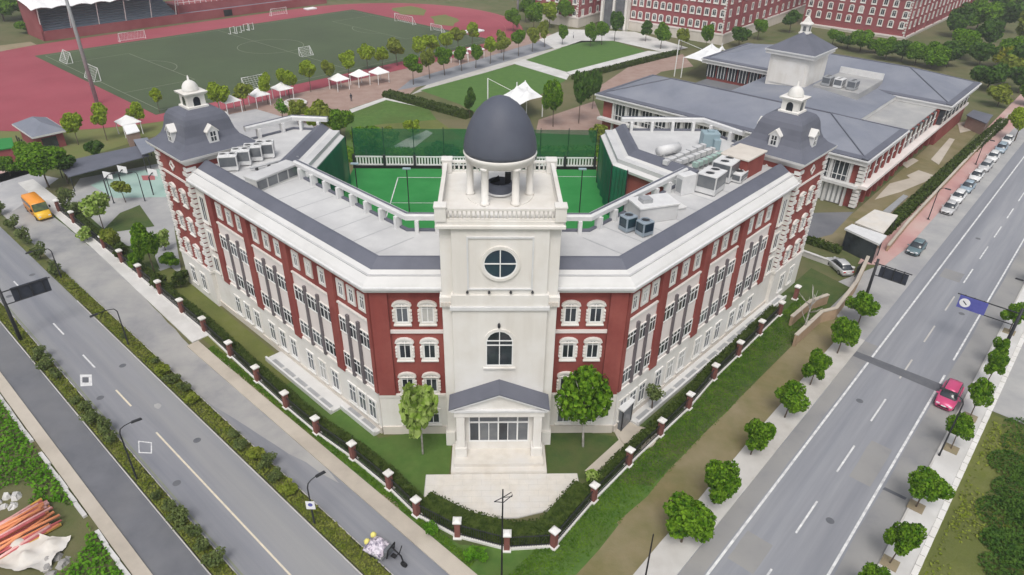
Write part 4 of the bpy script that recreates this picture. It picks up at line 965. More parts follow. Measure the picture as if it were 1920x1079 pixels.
# two trees flanking the tower
p = G(793,852); tree('broadleaf_tree', 'pale broad-leaved tree in front of the left chamfered front', 'tree', p, 7.8, 2.35, 'broad', clear=.25, trunkm='white_bark')
p = G(1093,838); tree('broadleaf_tree', 'leafy green tree in front of the right chamfered front', 'tree', p, 8.6, 2.8, 'airy', clear=.2, trunkm='white_bark')
tree('round_shrub', 'bright green ball-shaped shrub outside the fence corner, left of centre', 'shrub', G(808,1003), 1.4, .78, 'ball', clear=0)
tree('round_shrub', 'low dark green round shrub below the corner fence pier', 'shrub', G(895,1046), 1.3, 1.2, 'ball', clear=0)
tree('young_tree', 'thin grey young tree beside the small porch', 'tree', G(1222,770), 3.4, 1.2, 'shrub', clear=.3)
tree('young_tree', 'small pale bush by the path end at the fence', 'shrub', G(1110,905), 1.3, .8, 'broad', clear=.1)
# left school yard
LT = [((195,432),5.5,1.9,'broad','open leafy tree on the paved yard left of the school'),((290,512),6.5,1.9,'street','tall bright tree close to the left end tower'),((300,545),2.2,1.3,'hedge','dark rounded bush at the foot of the left end tower'),((230,485),2.2,1.4,'hedge','dark clipped bush inside the left fence by the yard'),
  ((92,352),6.5,3.2,'street','broad dark tree behind the orange minibus'),((128,345),5.5,2.8,'dark','dusky tree between orange minibus and bicycle shed'),((62,318),5,2.2,'street','small tree left of the bicycle shed'),((40,300),3.4,2.0,'street','low tree at the left edge below the pavilion'),
  ((147,272),5.5,2.0,'light','young tree right of the pavilion'),((201,264),6.8,2.0,'light','tall young tree behind the bicycle shed'),((182,300),3.5,1.9,'dark','dark bush at the far side of the bicycle shed'),((268,250),6,1.9,'light','young tree just left of the left end tower roof'),((300,212),5,1.4,'light','small tree behind the left end tower cupola'),
  ((250,232),3,1.2,'olive','low tree beside the kiosk'),((340,540),2.0,1.2,'hedge','low bush against the left tower base'),((20,330),3,1.8,'street','low bush at the left edge of the paved apron'),((165,452),1.8,1.2,'broad','pale bush inside the left fence near the minibus end'),((212,470),3.6,1.5,'olive','small loose tree between two yard lawns'),((258,505),2.2,1.2,'street','bushy plant inside the left fence before the tall bright tree'),((150,412),3.2,1.7,'shrub','grey twiggy bush behind the fence next to the minibus'),((128,392),3.0,1.7,'shrub','grey twiggy bush right beside the minibus'),((236,380),4.2,1.5,'olive','thin tree at the near edge of the teal court'),((322,505),2.6,1.2,'street','green bush near the left tower corner'),((310,470),3.2,1.2,'broad','pale slim tree next to the left tower wall')]
for b_, h_, r_, k_, lb in LT: tree('yard_tree', lb, 'tree' if h_ > 3.2 else 'shrub', G(*b_), h_, r_, k_, clear=.3 if h_ > 4 else .05)
# park behind the school
PK = [((414,217),5.4,1.7,'light'),((460,208),5.5,1.9,'olive'),((503,196),5.6,1.8,'light'),((543,184),6,1.9,'light'),((583,173),6.6,1.9,'light'),((622,166),5.5,1.9,'olive'),((655,150),6.5,2.0,'light'),((690,133),6,2.0,'light'),((718,132),5.6,1.9,'light'),((745,124),6,2.1,'olive'),((790,118),5.8,2.0,'light'),((812,112),5.8,2.0,'light'),((838,108),6,2.0,'light'),((860,100),6,2.0,'olive'),((885,92),6.4,2.2,'light')]
for i, (b_, h_, r_, k_) in enumerate(PK): tree('park_tree', f'young park tree at the near edge of football pitch, {ORD[i]} from the left' if i else 'young park tree at the near edge of football pitch, leftmost of the row', 'tree', G(*b_), h_*1.1, r_*1.2, k_, 'park trees by the pitch')
AV = [(775,159),(806,148),(834,142),(866,134),(892,128),(919,120),(944,114),(972,106),(998,97),(1021,89)]
for i, b_ in enumerate(AV): tree('avenue_tree', f'avenue tree beside the grey service road, {ORD[i]} from the left' if i else 'avenue tree beside the grey service road, leftmost', 'tree', G(*b_), 6.6, 2.2, random.choice(['light','olive','street']), 'avenue trees by the service road')
BK = [((530,228),4.6,1.8,'ball','bright sapling with big leaves behind the left roof'),((612,262),6.5,2.7,'olive','wide olive tree just behind the left rear roof corner'),((690,312),8.0,3.1,'street','large green tree behind the court railing, left half'),((830,312),4.5,2.9,'dark','dark rounded tree behind the court railing next to the dome'),((880,222),6.5,1.4,'dark','slim dark tree standing on the near lawn'),((1037,238),9,2.5,'street','large bright tree right of the white tensile canopy'),((640,262),6,2.4,'street','green tree beside the left rear net'),((730,285),4,2.2,'olive','olive bush behind the court railing'),((775,262),4.5,2.0,'light','light small tree on the slope behind the court'),((985,290),4.5,2.2,'street','green tree directly right of the dome base'),((1120,285),5,2.0,'olive','olive tree behind the right rear net'),((560,235),5,2.2,'olive','olive tree behind the left rear parapet'),((590,250),4.5,2.0,'light','light tree behind the left rear parapet'),((1085,232),11,2.4,'dark','tall dark tree beside the brown bed'),((1110,205),8,1.9,'dark','second dark tall tree behind the brown bed'),
 ((1190,195),2.0,1.8,'hedge','low bush at the left corner of the hall roof'),((1107,88),7,2.0,'street','tree at the forecourt edge, left of three'),((1128,85),6.5,2.0,'street','tree at the forecourt edge, middle of three'),((1152,78),8,2.2,'dark','tree at the forecourt edge, right of three'),((1054,84),5.5,2.0,'street','tree on the pale forecourt corner'),((1238,92),7,2.5,'street','tree before the red block with arched windows, left'),((1276,94),7,2.3,'olive','tree before the red block with arched windows, centre'),((1322,96),7,2.0,'street','tree before the red block near its corner'),((1210,78),6,2.0,'dark','dark tree by the cream entrance bay'),
 ((1000,60),8,3.4,'street','broad tree at the end of the running track'),((1030,52),8,3.6,'light','broad light tree left of the small red block'),((1062,48),8,3.4,'street','broad tree hiding the small red block foot'),((985,42),8,3.0,'street','tree behind the track end, under the top edge'),((1085,30),8,3.4,'street','tree close in front of the small red block'),((940,100),6,2.0,'olive','olive tree near the end of the pitch row'),((962,60),7,2.5,'street','tree at the outer bend of the track'),((1010,30),9,4,'dark','dark tree at the top edge right of the track'),
 ((1385,88),6,3.0,'dark','dark tree at the corner of the long red block'),((1420,75),6,2.8,'street','green tree along the side of the long red block'),((1480,62),7,3.4,'dark','dark tree left of the tower lantern'),((1560,85),5,2.4,'street','small tree right of the tower lantern')]
for b_, h_, r_, k_, lb in BK: tree('park_tree', lb, 'tree', G(*b_), h_, r_, k_, clear=.22)
HR = [((1588,92),5,3.2,'dark'),((1612,98),6,3.6,'street'),((1640,100),4.5,3,'street'),((1660,112),6,3.6,'street'),((1690,116),6,4.2,'dark'),((1715,122),6,4,'street'),((1745,128),6.5,4,'street'),((1775,126),7,4,'dark'),((1800,110),8,4.4,'street')]
for i, (b_, h_, r_, k_) in enumerate(HR): tree('bushy_tree', f'bushy tree between hall roof and top right red block, {ORD[i]} from the left' if i else 'bushy tree between hall roof and top right red block, leftmost', 'tree', G(*b_), h_, r_, k_, 'bushy trees behind the hall', clear=.05)
FR_T = [((1850,95),9,5),((1830,60),10,6),((1880,60),10,6),((1915,90),10,6),((1860,20),12,7),((1910,30),12,7),((1850,170),7,4.2),((1880,160),7,4.2),((1908,175),7,4),((1895,130),8,4.5),((1925,140),9,5),((1870,200),5,3.2),((1835,125),7,4),((1935,200),6,3.5),((1790,70),10,5)]
for i, (b_, h_, r_) in enumerate(FR_T): tree('wood_tree', f'tree of the dense grove at the top right corner, {ORD[i]} counted' if False else ['tree of the top right grove beside the road end','dark tree of the top right grove above the grey path','tree of the top right grove behind the path bend','tree of the top right grove at the picture edge','tall dark tree of the grove at the top edge','tall tree in the very top right corner','low tree of the grove next to the hall roof end','low tree of the grove right of the hall roof end','low tree of the grove above the red pavement end','middle tree of the grove right of the yellow tree','tree of the grove cut by the right edge','small bush between grove and hall garden end','tree of the grove on the near side of the path','small tree of the grove beside the road, cut by the edge','tree of the grove touching the top right red block'][i], 'tree', G(*b_), h_, r_, ['dark','street','dark','olive'][i%4], 'trees of the top right grove', clear=.05)
tree('yellow_tree', 'yellowish tree standing in the top right grove', 'tree', G(1868,128), 7, 2.8, 'yellow', clear=.1)
for i, (b_, h_, r_, lb) in enumerate([((8,40),10,6,'tree at the top left corner, cut by the edge'),((45,35),10,6,'tree at the top left beside the grandstand'),((25,10),12,7,'tall tree at the very top left'),((60,62),4,3,'dark bush between red house and grandstand'),((-25,30),12,7,'tree at the top left behind the red house')]): tree('wood_tree', lb, 'tree', G(*b_), h_, r_, 'street', clear=.05)
# hedges of the park
for i, (a, b, lb, wd, ht) in enumerate([((725,180),(880,222),'dark hedge bank along the lower edge of the near lawn',2.6,1.2),((1075,150),(1270,102),'dark hedge along the far lawn edging',1.6,1.1),((640,300),(870,302),'rough green hedge just behind the court railing',2.5,2.0),((1010,300),(1140,298),'green hedge behind the court railing right of the dome',2.5,2.2),((1655,440),(1780,320),'clipped hedge row inside the garden wall, near half',1.6,1.1),((1780,320),(1880,232),'clipped hedge row inside the garden wall, far half',1.6,1.1),((1500,450),(1575,475),'low hedge in front of the gate guard house',1.2,.8)]):
    A, B = Vector(G(*a)[:2]), Vector(G(*b)[:2]); d = B-A
    o = link(hedge_mesh(d.length, wd, ht, int(d.length*60), .2, 100+i, 'leaf_hedge' if i not in (2,3) else 'leaf_street'), 'hedge', None, (A.x,A.y,0), math.atan2(d.y,d.x)); tag(o, lb, 'hedge')
# shrubs on the verges of the left road
n1 = n2 = 0
rs = random.Random(5)
V1 = [(31.5,1.1),(38.0,1.9),(39.8,1.7),(41.6,1.5),(43.4,1.9),(45.3,1.6),(47.2,1.4),(56.8,1.9),(58.5,2.1),(60.5,2.0),(62.4,1.7),(64.6,1.2),(70,1.7),(72.4,2.0),(74.6,1.9),(92,1.8),(98,1.9)]
for i, (l, s) in enumerate(V1): tree('verge_shrub', f'grey-green shrub on the outer verge of left road, {ORD[i]} from the camera' if i else 'grey-green shrub on the outer verge of left road, nearest the camera', 'shrub', RL(10.2+rs.uniform(-.2,.2),l,.12), s*.75, s*.52, 'shrub', 'shrubs on the outer verge', clear=0)
V2 = [(40.2,1.7),(42,1.9),(43.8,2.0),(45.6,1.9),(47.4,1.8),(49.3,1.4),(56.5,1.5),(58.6,1.8),(60.8,1.9),(63,1.7),(65.2,1.3),(72,1.0),(79,1.1)]
for i, (l, s) in enumerate(V2): tree('verge_shrub', f'shrub on the school-side verge of left road, {ORD[i]} from the camera' if i else 'shrub on the school-side verge of left road, nearest the camera', 'shrub', RL(17.9+rs.uniform(-.25,.25),l,.12), s*.7, s*.5, 'shrub' if i%3 else 'olive', 'shrubs on the inner verge', clear=0)
for i, l in enumerate((92,98,104,110,117)): tree('verge_shrub', f'grey tall shrub where the verges meet by the orange minibus, {ORD[i]} from the camera' if i else 'grey tall shrub where the verges meet by the orange minibus, nearest the camera', 'shrub', RL(17.5+.25*i,l,.1), 2.2, 1.3, 'shrub', 'shrubs by the minibus', clear=0)
# ragged ground cover: verges, weeds, field
def scatter(name, label, cat, gen, n, size, m, seed, h=.25):
    rnd = random.Random(seed); mb = MB()
    def fn():
        p = gen(rnd); return (p[0], p[1], p[2]+rnd.uniform(0,h)), (0,0,1)
    leaf_cloud(mb, fn, n, size, rnd); o = mb.build(name, MT[m]); tag(o, label, cat); o['kind'] = 'stuff'; return o
scatter('ground_cover', 'low grass and weeds on the outer verge of the left road', 'grass', lambda r: RL(r.uniform(9.7,10.8),r.uniform(24,110),.1), 9000, .1, 'leaf_verge', 1)
scatter('ground_cover', 'low grass and weeds on the school-side verge of the left road', 'grass', lambda r: RL(r.uniform(17.25,18.55),r.uniform(24,92),.1), 9000, .1, 'leaf_verge', 2)
SITE = (*G(38,1035)[:2], 4.6); SITE2 = G(12,945)
def weedgen(r):
    while True:
        x, y = r.uniform(-30,5.3), r.uniform(18,75)
        f = 1 if x > -1 else .45
        p = RL(x, y, 0)
        if math.hypot(p[0]-SITE[0],p[1]-SITE[1]) < SITE[2] or math.hypot(p[0]-SITE2[0],p[1]-SITE2[1]) < 2: continue
        if r.random() < f: return p
scatter('weeds', 'lush green weeds filling the lower left corner', 'weeds', weedgen, 42000, .14, 'leaf_weed', 3, .6)
def fieldgen(r):
    while True:
        p = RL(r.uniform(22,69), r.uniform(-30,-1.6), 0)
        if math.sin(p[0]*.45+1)*math.cos(p[1]*.38)+r.uniform(-.6,.6) > .1: return p
scatter('weeds', 'patchy olive weeds on the field at the lower right', 'weeds', fieldgen, 20000, .12, 'leaf_olive', 4, .2)
scatter('grass', 'rough grass outside the fence along the left street', 'grass', lambda r: RL(r.uniform(22.95,23.5)+.35*r.random()**2,r.uniform(24,64),.03), 6500, .075, 'leaf_grass', 6, .1)
scatter('grass', 'rough grass outside the fence along the right street', 'grass', lambda r: RL(r.uniform(22,78),17.9+3.5*r.random()**.6,.03), 22000, .075, 'leaf_grass', 7, .1)
rf = random.Random(9); BC = [(1885,1015),(1915,960),(1912,1040),(1880,965),(1900,920),(1918,890),(1895,870),(1918,835),(1870,1060),(1905,1079),(1890,945),(1918,990),(1865,1010),(1920,805)]
BC = [(Vector(G(x+5,y+8)), rf.uniform(1.2,2.4), rf.uniform(.2,.6)) for x, y in BC]
def thick(r):
    c_, a, h_ = r.choice(BC[:7]+BC); t = r.uniform(0,6.28); k = a*math.sqrt(r.random()); return (c_.x+k*math.cos(t), c_.y+k*math.sin(t), h_*math.sqrt(max(0,1-(k/a)**2)))
scatter('thicket', 'sprawling dark green thicket at the lower right corner', 'bushes', thick, 9000, .11, 'leaf_dark', 14, .2)
# bare tree at the gate
bt = empty('bare_tree', G(1503,632)); tag(bt, 'bare grey tree standing by the school gate', 'tree')
mb = MB(); rnd = random.Random(3); mb.tube([(0,0,0),(.05,.02,2),(.1,.1,4.2),(.15,.1,5.6)], [.13,.11,.07,.03], 7)
for k in range(14):
    a = rnd.uniform(0,6.28); z = rnd.uniform(1.8,5); l = rnd.uniform(.8,1.7); mb.tube([(.08,.05,z),(.08+math.cos(a)*l*.6,.05+math.sin(a)*l*.6,z+l*.5),(.08+math.cos(a)*l,.05+math.sin(a)*l,z+l*1.0)], [.045,.03,.012], 5)
mb.build('trunk', MT['white_bark'], bt, True)
# ---------------------------------------------------------------- things on the roofs
ZR = 16.9
def roofpt(x, y, z=ZR): return G(x, y, z)
SR = -GAM
def fan_unit(name, label, loc, rz, w_, d_, h_, fans, body='white_metal', side='glass_grey', group=None):
    E = empty(name, loc, rz); tag(E, label, 'air conditioner', group)
    MB().box(-w_/2,w_/2,-d_/2,d_/2,.12,h_).build('casing', MT[body], E, bevel=.04)
    for s in (-1, 1):
        MB().box(s*w_/2*.8-.08,s*w_/2*.8+.08,-d_/2,d_/2,0,.14).build('foot', MT['grey_metal'], E)
        MB().box(-w_/2+.12,w_/2-.12,s*d_/2-.02 if s > 0 else -d_/2-.03,d_/2+.03 if s > 0 else -d_/2+.02,h_*.35,h_-.12).build('grille', MT[side], E)
        MB().box(s*w_/2-.02 if s > 0 else -w_/2-.03,w_/2+.03 if s > 0 else -w_/2+.02,-d_/2+.12,d_/2-.12,h_*.35,h_-.12).build('grille', MT[side], E)
    for k in range(fans):
        x = -w_/2+w_*(k+.5)/fans; r = min(w_/fans,d_)*.36
        f_ = MB().lathe([(r+.06,h_),(r+.06,h_+.1),(r,h_+.1),(r,h_+.01)], 18, (x,0)).build('fan_guard', MT[body], E)
        b_ = MB().lathe([(r*.98,h_+.02),(.01,h_+.025)], 18, (x,0), cap=False).build('fan', MT['dark_metal'], f_)
    return E
fan_unit('air_conditioner', 'blue-grey fan unit on the right roof, left of the pair', roofpt(1176,432), SR+.55, 1.25, 1.1, 1.5, 1, 'steel_blue', 'glass_blue', 'fan units on the right roof')
fan_unit('air_conditioner', 'blue-grey fan unit on the right roof, right of the pair', roofpt(1207,440), SR+.55, 1.25, 1.1, 1.4, 1, 'steel_blue', 'glass_blue', 'fan units on the right roof')
fan_unit('air_conditioner', 'large white twin-fan unit on the right roof, front one', roofpt(1330,358), SR+math.pi/4+.1, 2.6, 2.1, 2.1, 2, group='white chillers on the right roof')
fan_unit('air_conditioner', 'large white twin-fan unit on the right roof, middle one', roofpt(1357,335), SR+math.pi/4+.1, 2.6, 2.1, 2.1, 2, group='white chillers on the right roof')
fan_unit('air_conditioner', 'low white unit on the right roof beside the red stair box', roofpt(1382,338), SR+math.pi/4+.1, 2.0, 1.4, 1.0, 1, group='white chillers on the right roof')
for i, (x, y, lb) in enumerate([(432,318,'white unit on the left roof nearest the end tower'),(456,308,'second white unit in the cluster on the left roof'),(478,300,'third white unit in the cluster on the left roof'),(500,294,'rear white unit of the cluster on the left roof')]):
    fan_unit('air_conditioner', lb, roofpt(x,y), SR+.2, 1.9, 1.5, 1.7, 2, group='white units on the left roof')
def boxthing(name, label, cat, loc, rz, parts, group=None):
    E = empty(name, loc, rz); tag(E, label, cat, group)
    for nm, m, b, *bv in parts: MB().box(*b).build(nm, MT[m], E, bevel=bv[0] if bv else 0)
    return E
boxthing('roof_plant_box', 'big pale grey plant box with white lid on the right roof', 'plant box', roofpt(1222,407), SR+.3, [('casing','glass_grey' if False else 'roof_deck',(-2,2,-1.2,1.2,0,1.5),.05),('lid','white_metal',(-2.1,2.1,-1.3,1.3,1.5,1.7),.04),('vent','grey_metal',(-1.4,-.4,-.5,.5,1.7,2.1))])
boxthing('air_handler', 'tall white cabinet on the right roof beside the twin-fan units', 'cabinet', roofpt(1283,362), SR+.5, [('casing','white_metal',(-.9,.9,-.5,.5,0,2.1),.05),('door','grey_metal',(-.94,-.9,-.35,.35,.3,1.7))])
boxthing('stair_box', 'red stair head with beige lid next to the right end tower', 'stair head', roofpt(1388,322), SR+math.pi/4, [('wall','red_wall',(-2,2,-1.5,1.5,0,2.1)),('lid','cream_dark',(-2.15,2.15,-1.65,1.65,2.1,2.3),.04),('door','grey_metal',(-2.04,-2,-.5,.5,.1,1.8))])
boxthing('roof_hatch', 'small white roof hatch at the middle of the right roof', 'hatch', roofpt(1262,392), SR+.4, [('curb','white_metal',(-.9,.9,-.7,.7,0,.25)),('lid','cornice',(-1,1,-.8,.8,.25,.4),.03)])
boxthing('water_tank', 'teal water tank at the rear of the right roof', 'tank', roofpt(1328,276), SR, [('tank','teal_plastic',(-1,1,-.8,.8,.2,1.9),.12),('lid','teal_plastic',(-.35,.35,-.35,.35,1.9,2.05)),('stand','grey_metal',(-1,1,-.8,.8,0,.2))])
boxthing('electric_cabinet', 'small teal cabinet by the right end tower', 'cabinet', roofpt(1342,282), SR, [('casing','teal_plastic',(-.4,.4,-.3,.3,.1,1.3),.04),('foot','grey_metal',(-.4,.4,-.3,.3,0,.1))])
E = empty('boiler_drum', roofpt(1252,292), SR+.5); tag(E, 'white horizontal drum lying on the right rear roof', 'drum')
MB().tube([(-1.5,0,.75),(1.5,0,.75)], .55, 18).build('drum', MT['white_metal'], E, True)
for s in (-1,1): MB().box(s*1.0-.1,s*1.0+.1,-.5,.5,0,.4).build('cradle', MT['grey_metal'], E)
for i, (a, b, lb) in enumerate([((1245,318),(1318,285),'long grey duct on the right roof, front one'),((1268,318),(1335,292),'long grey duct on the right roof, middle one'),((1300,322),(1352,300),'long teal duct on the right roof, rear one')]):
    A, B = Vector(roofpt(*a)), Vector(roofpt(*b)); d = B-A; E = empty('duct', A, math.atan2(d.y,d.x)); tag(E, lb, 'duct', 'ducts on the right roof')
    MB().box(0,d.length,-.3,.3,.5,1.0).build('duct_run', MT['roof_deck' if i < 2 else 'court_teal'], E)
    for k in range(6): MB().box(d.length*(k+.5)/6-.06,d.length*(k+.5)/6+.06,-.34,.34,0,1.06).build('bracket', MT['grey_metal'], E)
for i, (a, b) in enumerate([((490,345),(545,318)),((480,332),(530,310)),((470,322),(560,300))]):
    A, B = Vector(roofpt(*a)), Vector(roofpt(*b)); d = B-A; E = empty('pipe_run', A, math.atan2(d.y,d.x)); tag(E, f'dark insulated pipe run on the left roof, {["front","middle","rear"][i]} one', 'pipe', 'pipes on the left roof')
    MB().tube([(0,0,.35),(d.length,0,.35)], .12, 8).build('pipe', MT['grey_metal'], E, True)
    for k in range(4): MB().box(d.length*(k+.5)/4-.1,d.length*(k+.5)/4+.1,-.2,.2,0,.3).build('support', MT['dark_metal'], E)
A, B = Vector(roofpt(484,362)), Vector(roofpt(560,330)); d = B-A
E = empty('roof_light', A, math.atan2(d.y,d.x)); tag(E, 'low glazed roof light with dark panes on the left roof', 'roof light')
MB().box(0,d.length,0,1.6,0,1.25).build('curb', MT['cornice'], E); MB().box(-.1,d.length+.1,-.15,1.7,1.25,1.4).build('lid', MT['roof_deck'], E)
for k in range(4): MB().box(d.length*k/4+.1,d.length*(k+1)/4-.1,-.05,.02,.2,1.1).build('pane', MT['glass_grey'], E)
for i, (x, y, lb) in enumerate([(1597,168,'grey fan unit in the hall roof plant yard, right one'),(1572,164,'white fan unit in the hall roof plant yard, middle one'),(1550,160,'grey fan unit in the hall roof plant yard, left one')]):
    fan_unit('air_conditioner', lb, G(x,y,9.7), ROT_R, 2.2, 1.6, 1.7, 2, 'white_metal' if i == 1 else 'grey_metal', group='fan units in the hall plant yard')
# green safety nets at the two rear corners of the court
def net(label, pts, z0, z1):
    P = [ST(*p) for p in pts]; E = empty('safety_net', P[0]); tag(E, label, 'net')
    mb = MB(); n = 24; vs = []; fs = []; tot = []
    for i in range(len(P)-1):
        for k in range(n+(1 if i == len(P)-2 else 0)): 
            f = k/n; tot.append((P[i][0]+(P[i+1][0]-P[i][0])*f-P[0][0], P[i][1]+(P[i+1][1]-P[i][1])*f-P[0][1]))
    for j, (x, y) in enumerate(tot):
        o_ = .12*math.sin(j*1.1); vs += [(x+o_,y,z0),(x+o_*.5,y+o_,(z0+z1)/2),(x,y,z1)]
    for j in range(len(tot)-1): a = j*3; fs += [(a,a+3,a+4,a+1),(a+1,a+4,a+5,a+2)]
    mb.add(vs, fs); mb.build('mesh', MT['net_green'], E, True)
    for p in P: MB().tube([(p[0]-P[0][0],p[1]-P[0][1],z0-.1),(p[0]-P[0][0],p[1]-P[0][1],z1+.1)], .06, 6).build('pole', MT['dark_metal'], E)
net('green safety net hanging from the left rear roof corner', [(-20.2,26.5),(-18.7,40.4)], 10, 16.2)
net('green safety net hanging from the right rear roof corner', [(13.1,41.2),(13.1,31.3),(14.6,29.6)], 10, 16.2)
def net2(label, x0, x1):
    P = ST(x0,46.4); E = empty('mesh_fence', (P[0],P[1],0), -GAM); tag(E, label, 'fence', 'tall mesh fences behind the court')
    MB().box(0,x1-x0,-.01,.01,10.2,15.2).build('mesh', MT['net_thin'], E)
    n = int((x1-x0)/3.6)
    for k in range(n+1): MB().tube([((x1-x0)*k/n,.05,9.9),((x1-x0)*k/n,.05,15.4)], .06, 6).build('pole', MT['dark_metal'], E)
net2('tall green mesh fence behind the court railing, left of the dome', -19,-3); net2('tall green mesh fence behind the court railing, right of the dome', -1.5,13.5)
m_ = MB(); a_ = [ST(-7.6,14.2),ST(-5.6,14.2),ST(-5.8,22.5),ST(-7.4,22)]
E = empty('gym_mat', (a_[0][0],a_[0][1],9.96)); tag(E, 'pale blue mat lying on the court beside the tower', 'mat')
MB().prism([(p[0]-a_[0][0],p[1]-a_[0][1]) for p in a_], 0, .12).build('mat', MT['sky_mat'], E); MB().prism([((p[0]-a_[0][0])*.96+.04,(p[1]-a_[0][1])*.96+.1) for p in a_], .12, .15).build('cover', MT['sky_mat'], E)
for i, (x, y, lb) in enumerate([(674,392,'court floodlight pole on the left of the green court'),(768,402,'court floodlight pole next to the white court lines'),(1086,402,'court floodlight pole right of the dome')]):
    p = G(x, y, 9.95); E = empty('floodlight', p); tag(E, lb, 'floodlight', 'court floodlights')
    MB().tube([(0,0,0),(0,0,5.6)], .06, 8).build('pole', MT['dark_metal'], E); MB().box(-.45,.45,-.2,.2,5.6,5.75).build('lamp_head', MT['teal_plastic'], E, bevel=.03)

# ---------------------------------------------------------------- vehicles
def loft(secs):           # each section: list of points, same count
    mb = MB(); n = len(secs[0]); vs = [p for s in secs for p in s]; fs = []
    for i in range(len(secs)-1):
        for k in range(n-1): fs.append((i*n+k, i*n+k+1, (i+1)*n+k+1, (i+1)*n+k))
    fs += [tuple(range(n)), tuple(range((len(secs)-1)*n, len(secs)*n))[::-1]]
    fs += [((len(secs)-1-i)*n, (len(secs)-2-i)*n, (len(secs)-2-i)*n+n-1, (len(secs)-1-i)*n+n-1) for i in range(len(secs)-1)]
    return mb.add(vs, fs)
def wheel_set(E, xs, y, r, wd):
    ty = MB().tube([(0,-wd/2,0),(0,-wd/2+.03,0),(0,wd/2-.03,0),(0,wd/2,0)], [r*.9,r,r,r*.9], 18).mesh('tyre', MT['tyre'], True)
    ri = MB().tube([(0,-wd/2-.012,0),(0,wd/2+.012,0)], r*.58, 14).mesh('rim', MT['rim'])
    for x in xs:
        for s in (-1, 1):
            t_ = link(ty, 'wheel', E, (x, s*y, r)); link(ri, 'rim', t_)
def car(label, loc, heading, paint, L_=4.4, wd=1.78, ht=1.46, kind='sedan', group=None, cat='car', name='parked_car'):
    E = empty(name, loc, heading); tag(E, label, cat, group)
    hw = wd/2; h0 = .22
    prof = [(-.5,.62,.62),(-.485,.74,.86),(-.44,.86,.95),(-.3,.93,1),(-.05,.93,1),(.12,.92,1),(.27,.86,.99),(.4,.78,.95),(.47,.66,.86),(.5,.5,.68)] if kind == 'sedan' else [(-.5,.8,.8),(-.485,.9,.9),(-.44,.96,.97),(-.3,.97,1),(0,.97,1),(.15,.96,1),(.28,.92,.99),(.4,.84,.95),(.475,.7,.86),(.5,.52,.68)]
    secs = []
    for x, zt, kw in prof:
        X = x*L_; w2 = hw*kw; secs.append([(X,-w2*.92,h0),(X,-w2,h0+.18),(X,-w2,zt-.12),(X,-w2*.9,zt),(X,w2*.9,zt),(X,w2,zt-.12),(X,w2,h0+.18),(X,w2*.92,h0)])
    loft(secs).build('body', paint, E, True, bevel=0)
    cab = [(-.43,.86,.8),(-.3,ht-.1,.74),(-.2,ht,.73),(.0,ht,.74),(.08,ht-.05,.75),(.24,.88,.82)] if kind == 'sedan' else [(-.47,.95,.84),(-.41,ht-.08,.76),(-.3,ht,.74),(.02,ht,.75),(.1,ht-.06,.76),(.27,.92,.84)]
    gl = []
    for x, zt, kw in cab: X = x*L_; gl.append([(X,-hw*.9,.8),(X,-hw*kw-.0,max(.82,zt-.12)),(X,-hw*kw*.86,zt),(X,hw*kw*.86,zt),(X,hw*kw,max(.82,zt-.12)),(X,hw*.9,.8)])
    loft(gl).build('windows', MT['glass'], E, True)
    tops_ = cab[1:5]; rf_ = []
    for x, zt, kw in tops_: X = x*L_; rf_.append([(X,-hw*kw*.9,zt-.05),(X,-hw*kw*.84,zt+.018),(X,0,zt+.05),(X,hw*kw*.84,zt+.018),(X,hw*kw*.9,zt-.05)])
    loft(rf_).build('roof', paint, E, True)
    for s in (-1, 1):
        MB().box(L_*.46,L_*.492,s*hw*.62-.17,s*hw*.62+.17,.56,.7).build('headlight', MT['lamp_lens'], E, bevel=.03)
        MB().box(-L_*.497,-L_*.47,s*hw*.66-.16,s*hw*.66+.16,.62,.78).build('tail_light', MT['tail_lens'], E, bevel=.03)
        MB().box(L_*.16,L_*.2,s*(hw+.09)-.1,s*(hw+.09)+.1,.86,.98).build('mirror', paint, E, bevel=.03)
    MB().box(L_*.492,L_*.506,-.5,.5,.34,.5).build('grille', MT['black'], E, bevel=.02); MB().box(L_*.5,L_*.51,-.22,.22,.5,.6).build('number_plate', MT['white_sign'], E)
    MB().box(-L_*.508,-L_*.497,-.22,.22,.5,.62).build('number_plate', MT['white_sign'], E)
    wheel_set(E, (-L_*.3,L_*.31), hw-.09, .32, .2)
    return E
def paint(name, c): return mat(name, c, None, rough=.3, spec=.6, metal=.1)
P_pink = paint('pink_paint', (.62,.075,.2)); P_white = paint('car_white', (.72,.72,.71)); P_silver = paint('car_silver', (.5,.5,.5)); P_teal = paint('car_teal', (.12,.18,.2)); P_blue = paint('car_bluegrey', (.3,.38,.44))
p = G(1770,757); car('pink car parked at the far-side kerb of the right road', RL(69.3,2.55,.016), ROT_R+math.pi, P_pink, 4.3, 1.8, 1.5, 'hatch')
car('dark teal car standing alone near the school gate', RL(101.6,14.4,.012), ROT_R+math.pi, P_teal, 4.5)
for i, (r, pt, k, lb) in enumerate([(119.6,P_silver,'sedan','silver car at the near end of the parked row'),(125.3,P_white,'hatch','white car second in the parked row'),(131.2,P_blue,'sedan','blue-grey car third in the parked row'),(137.8,P_white,'sedan','white car fourth in the parked row'),(144.2,P_silver,'hatch','silver car fifth in the parked row'),(150.6,P_white,'hatch','white car sixth in the parked row'),(157.2,P_blue,'hatch','grey-blue car seventh in the parked row'),(163.5,P_white,'sedan','white car at the far end of the parked row')]):
    car(lb, RL(r,14.55+.1*(i%2),.012), ROT_R+math.pi+random.uniform(-.04,.04), pt, 4.4, 1.78, 1.46, k, 'cars parked along the red pavement')
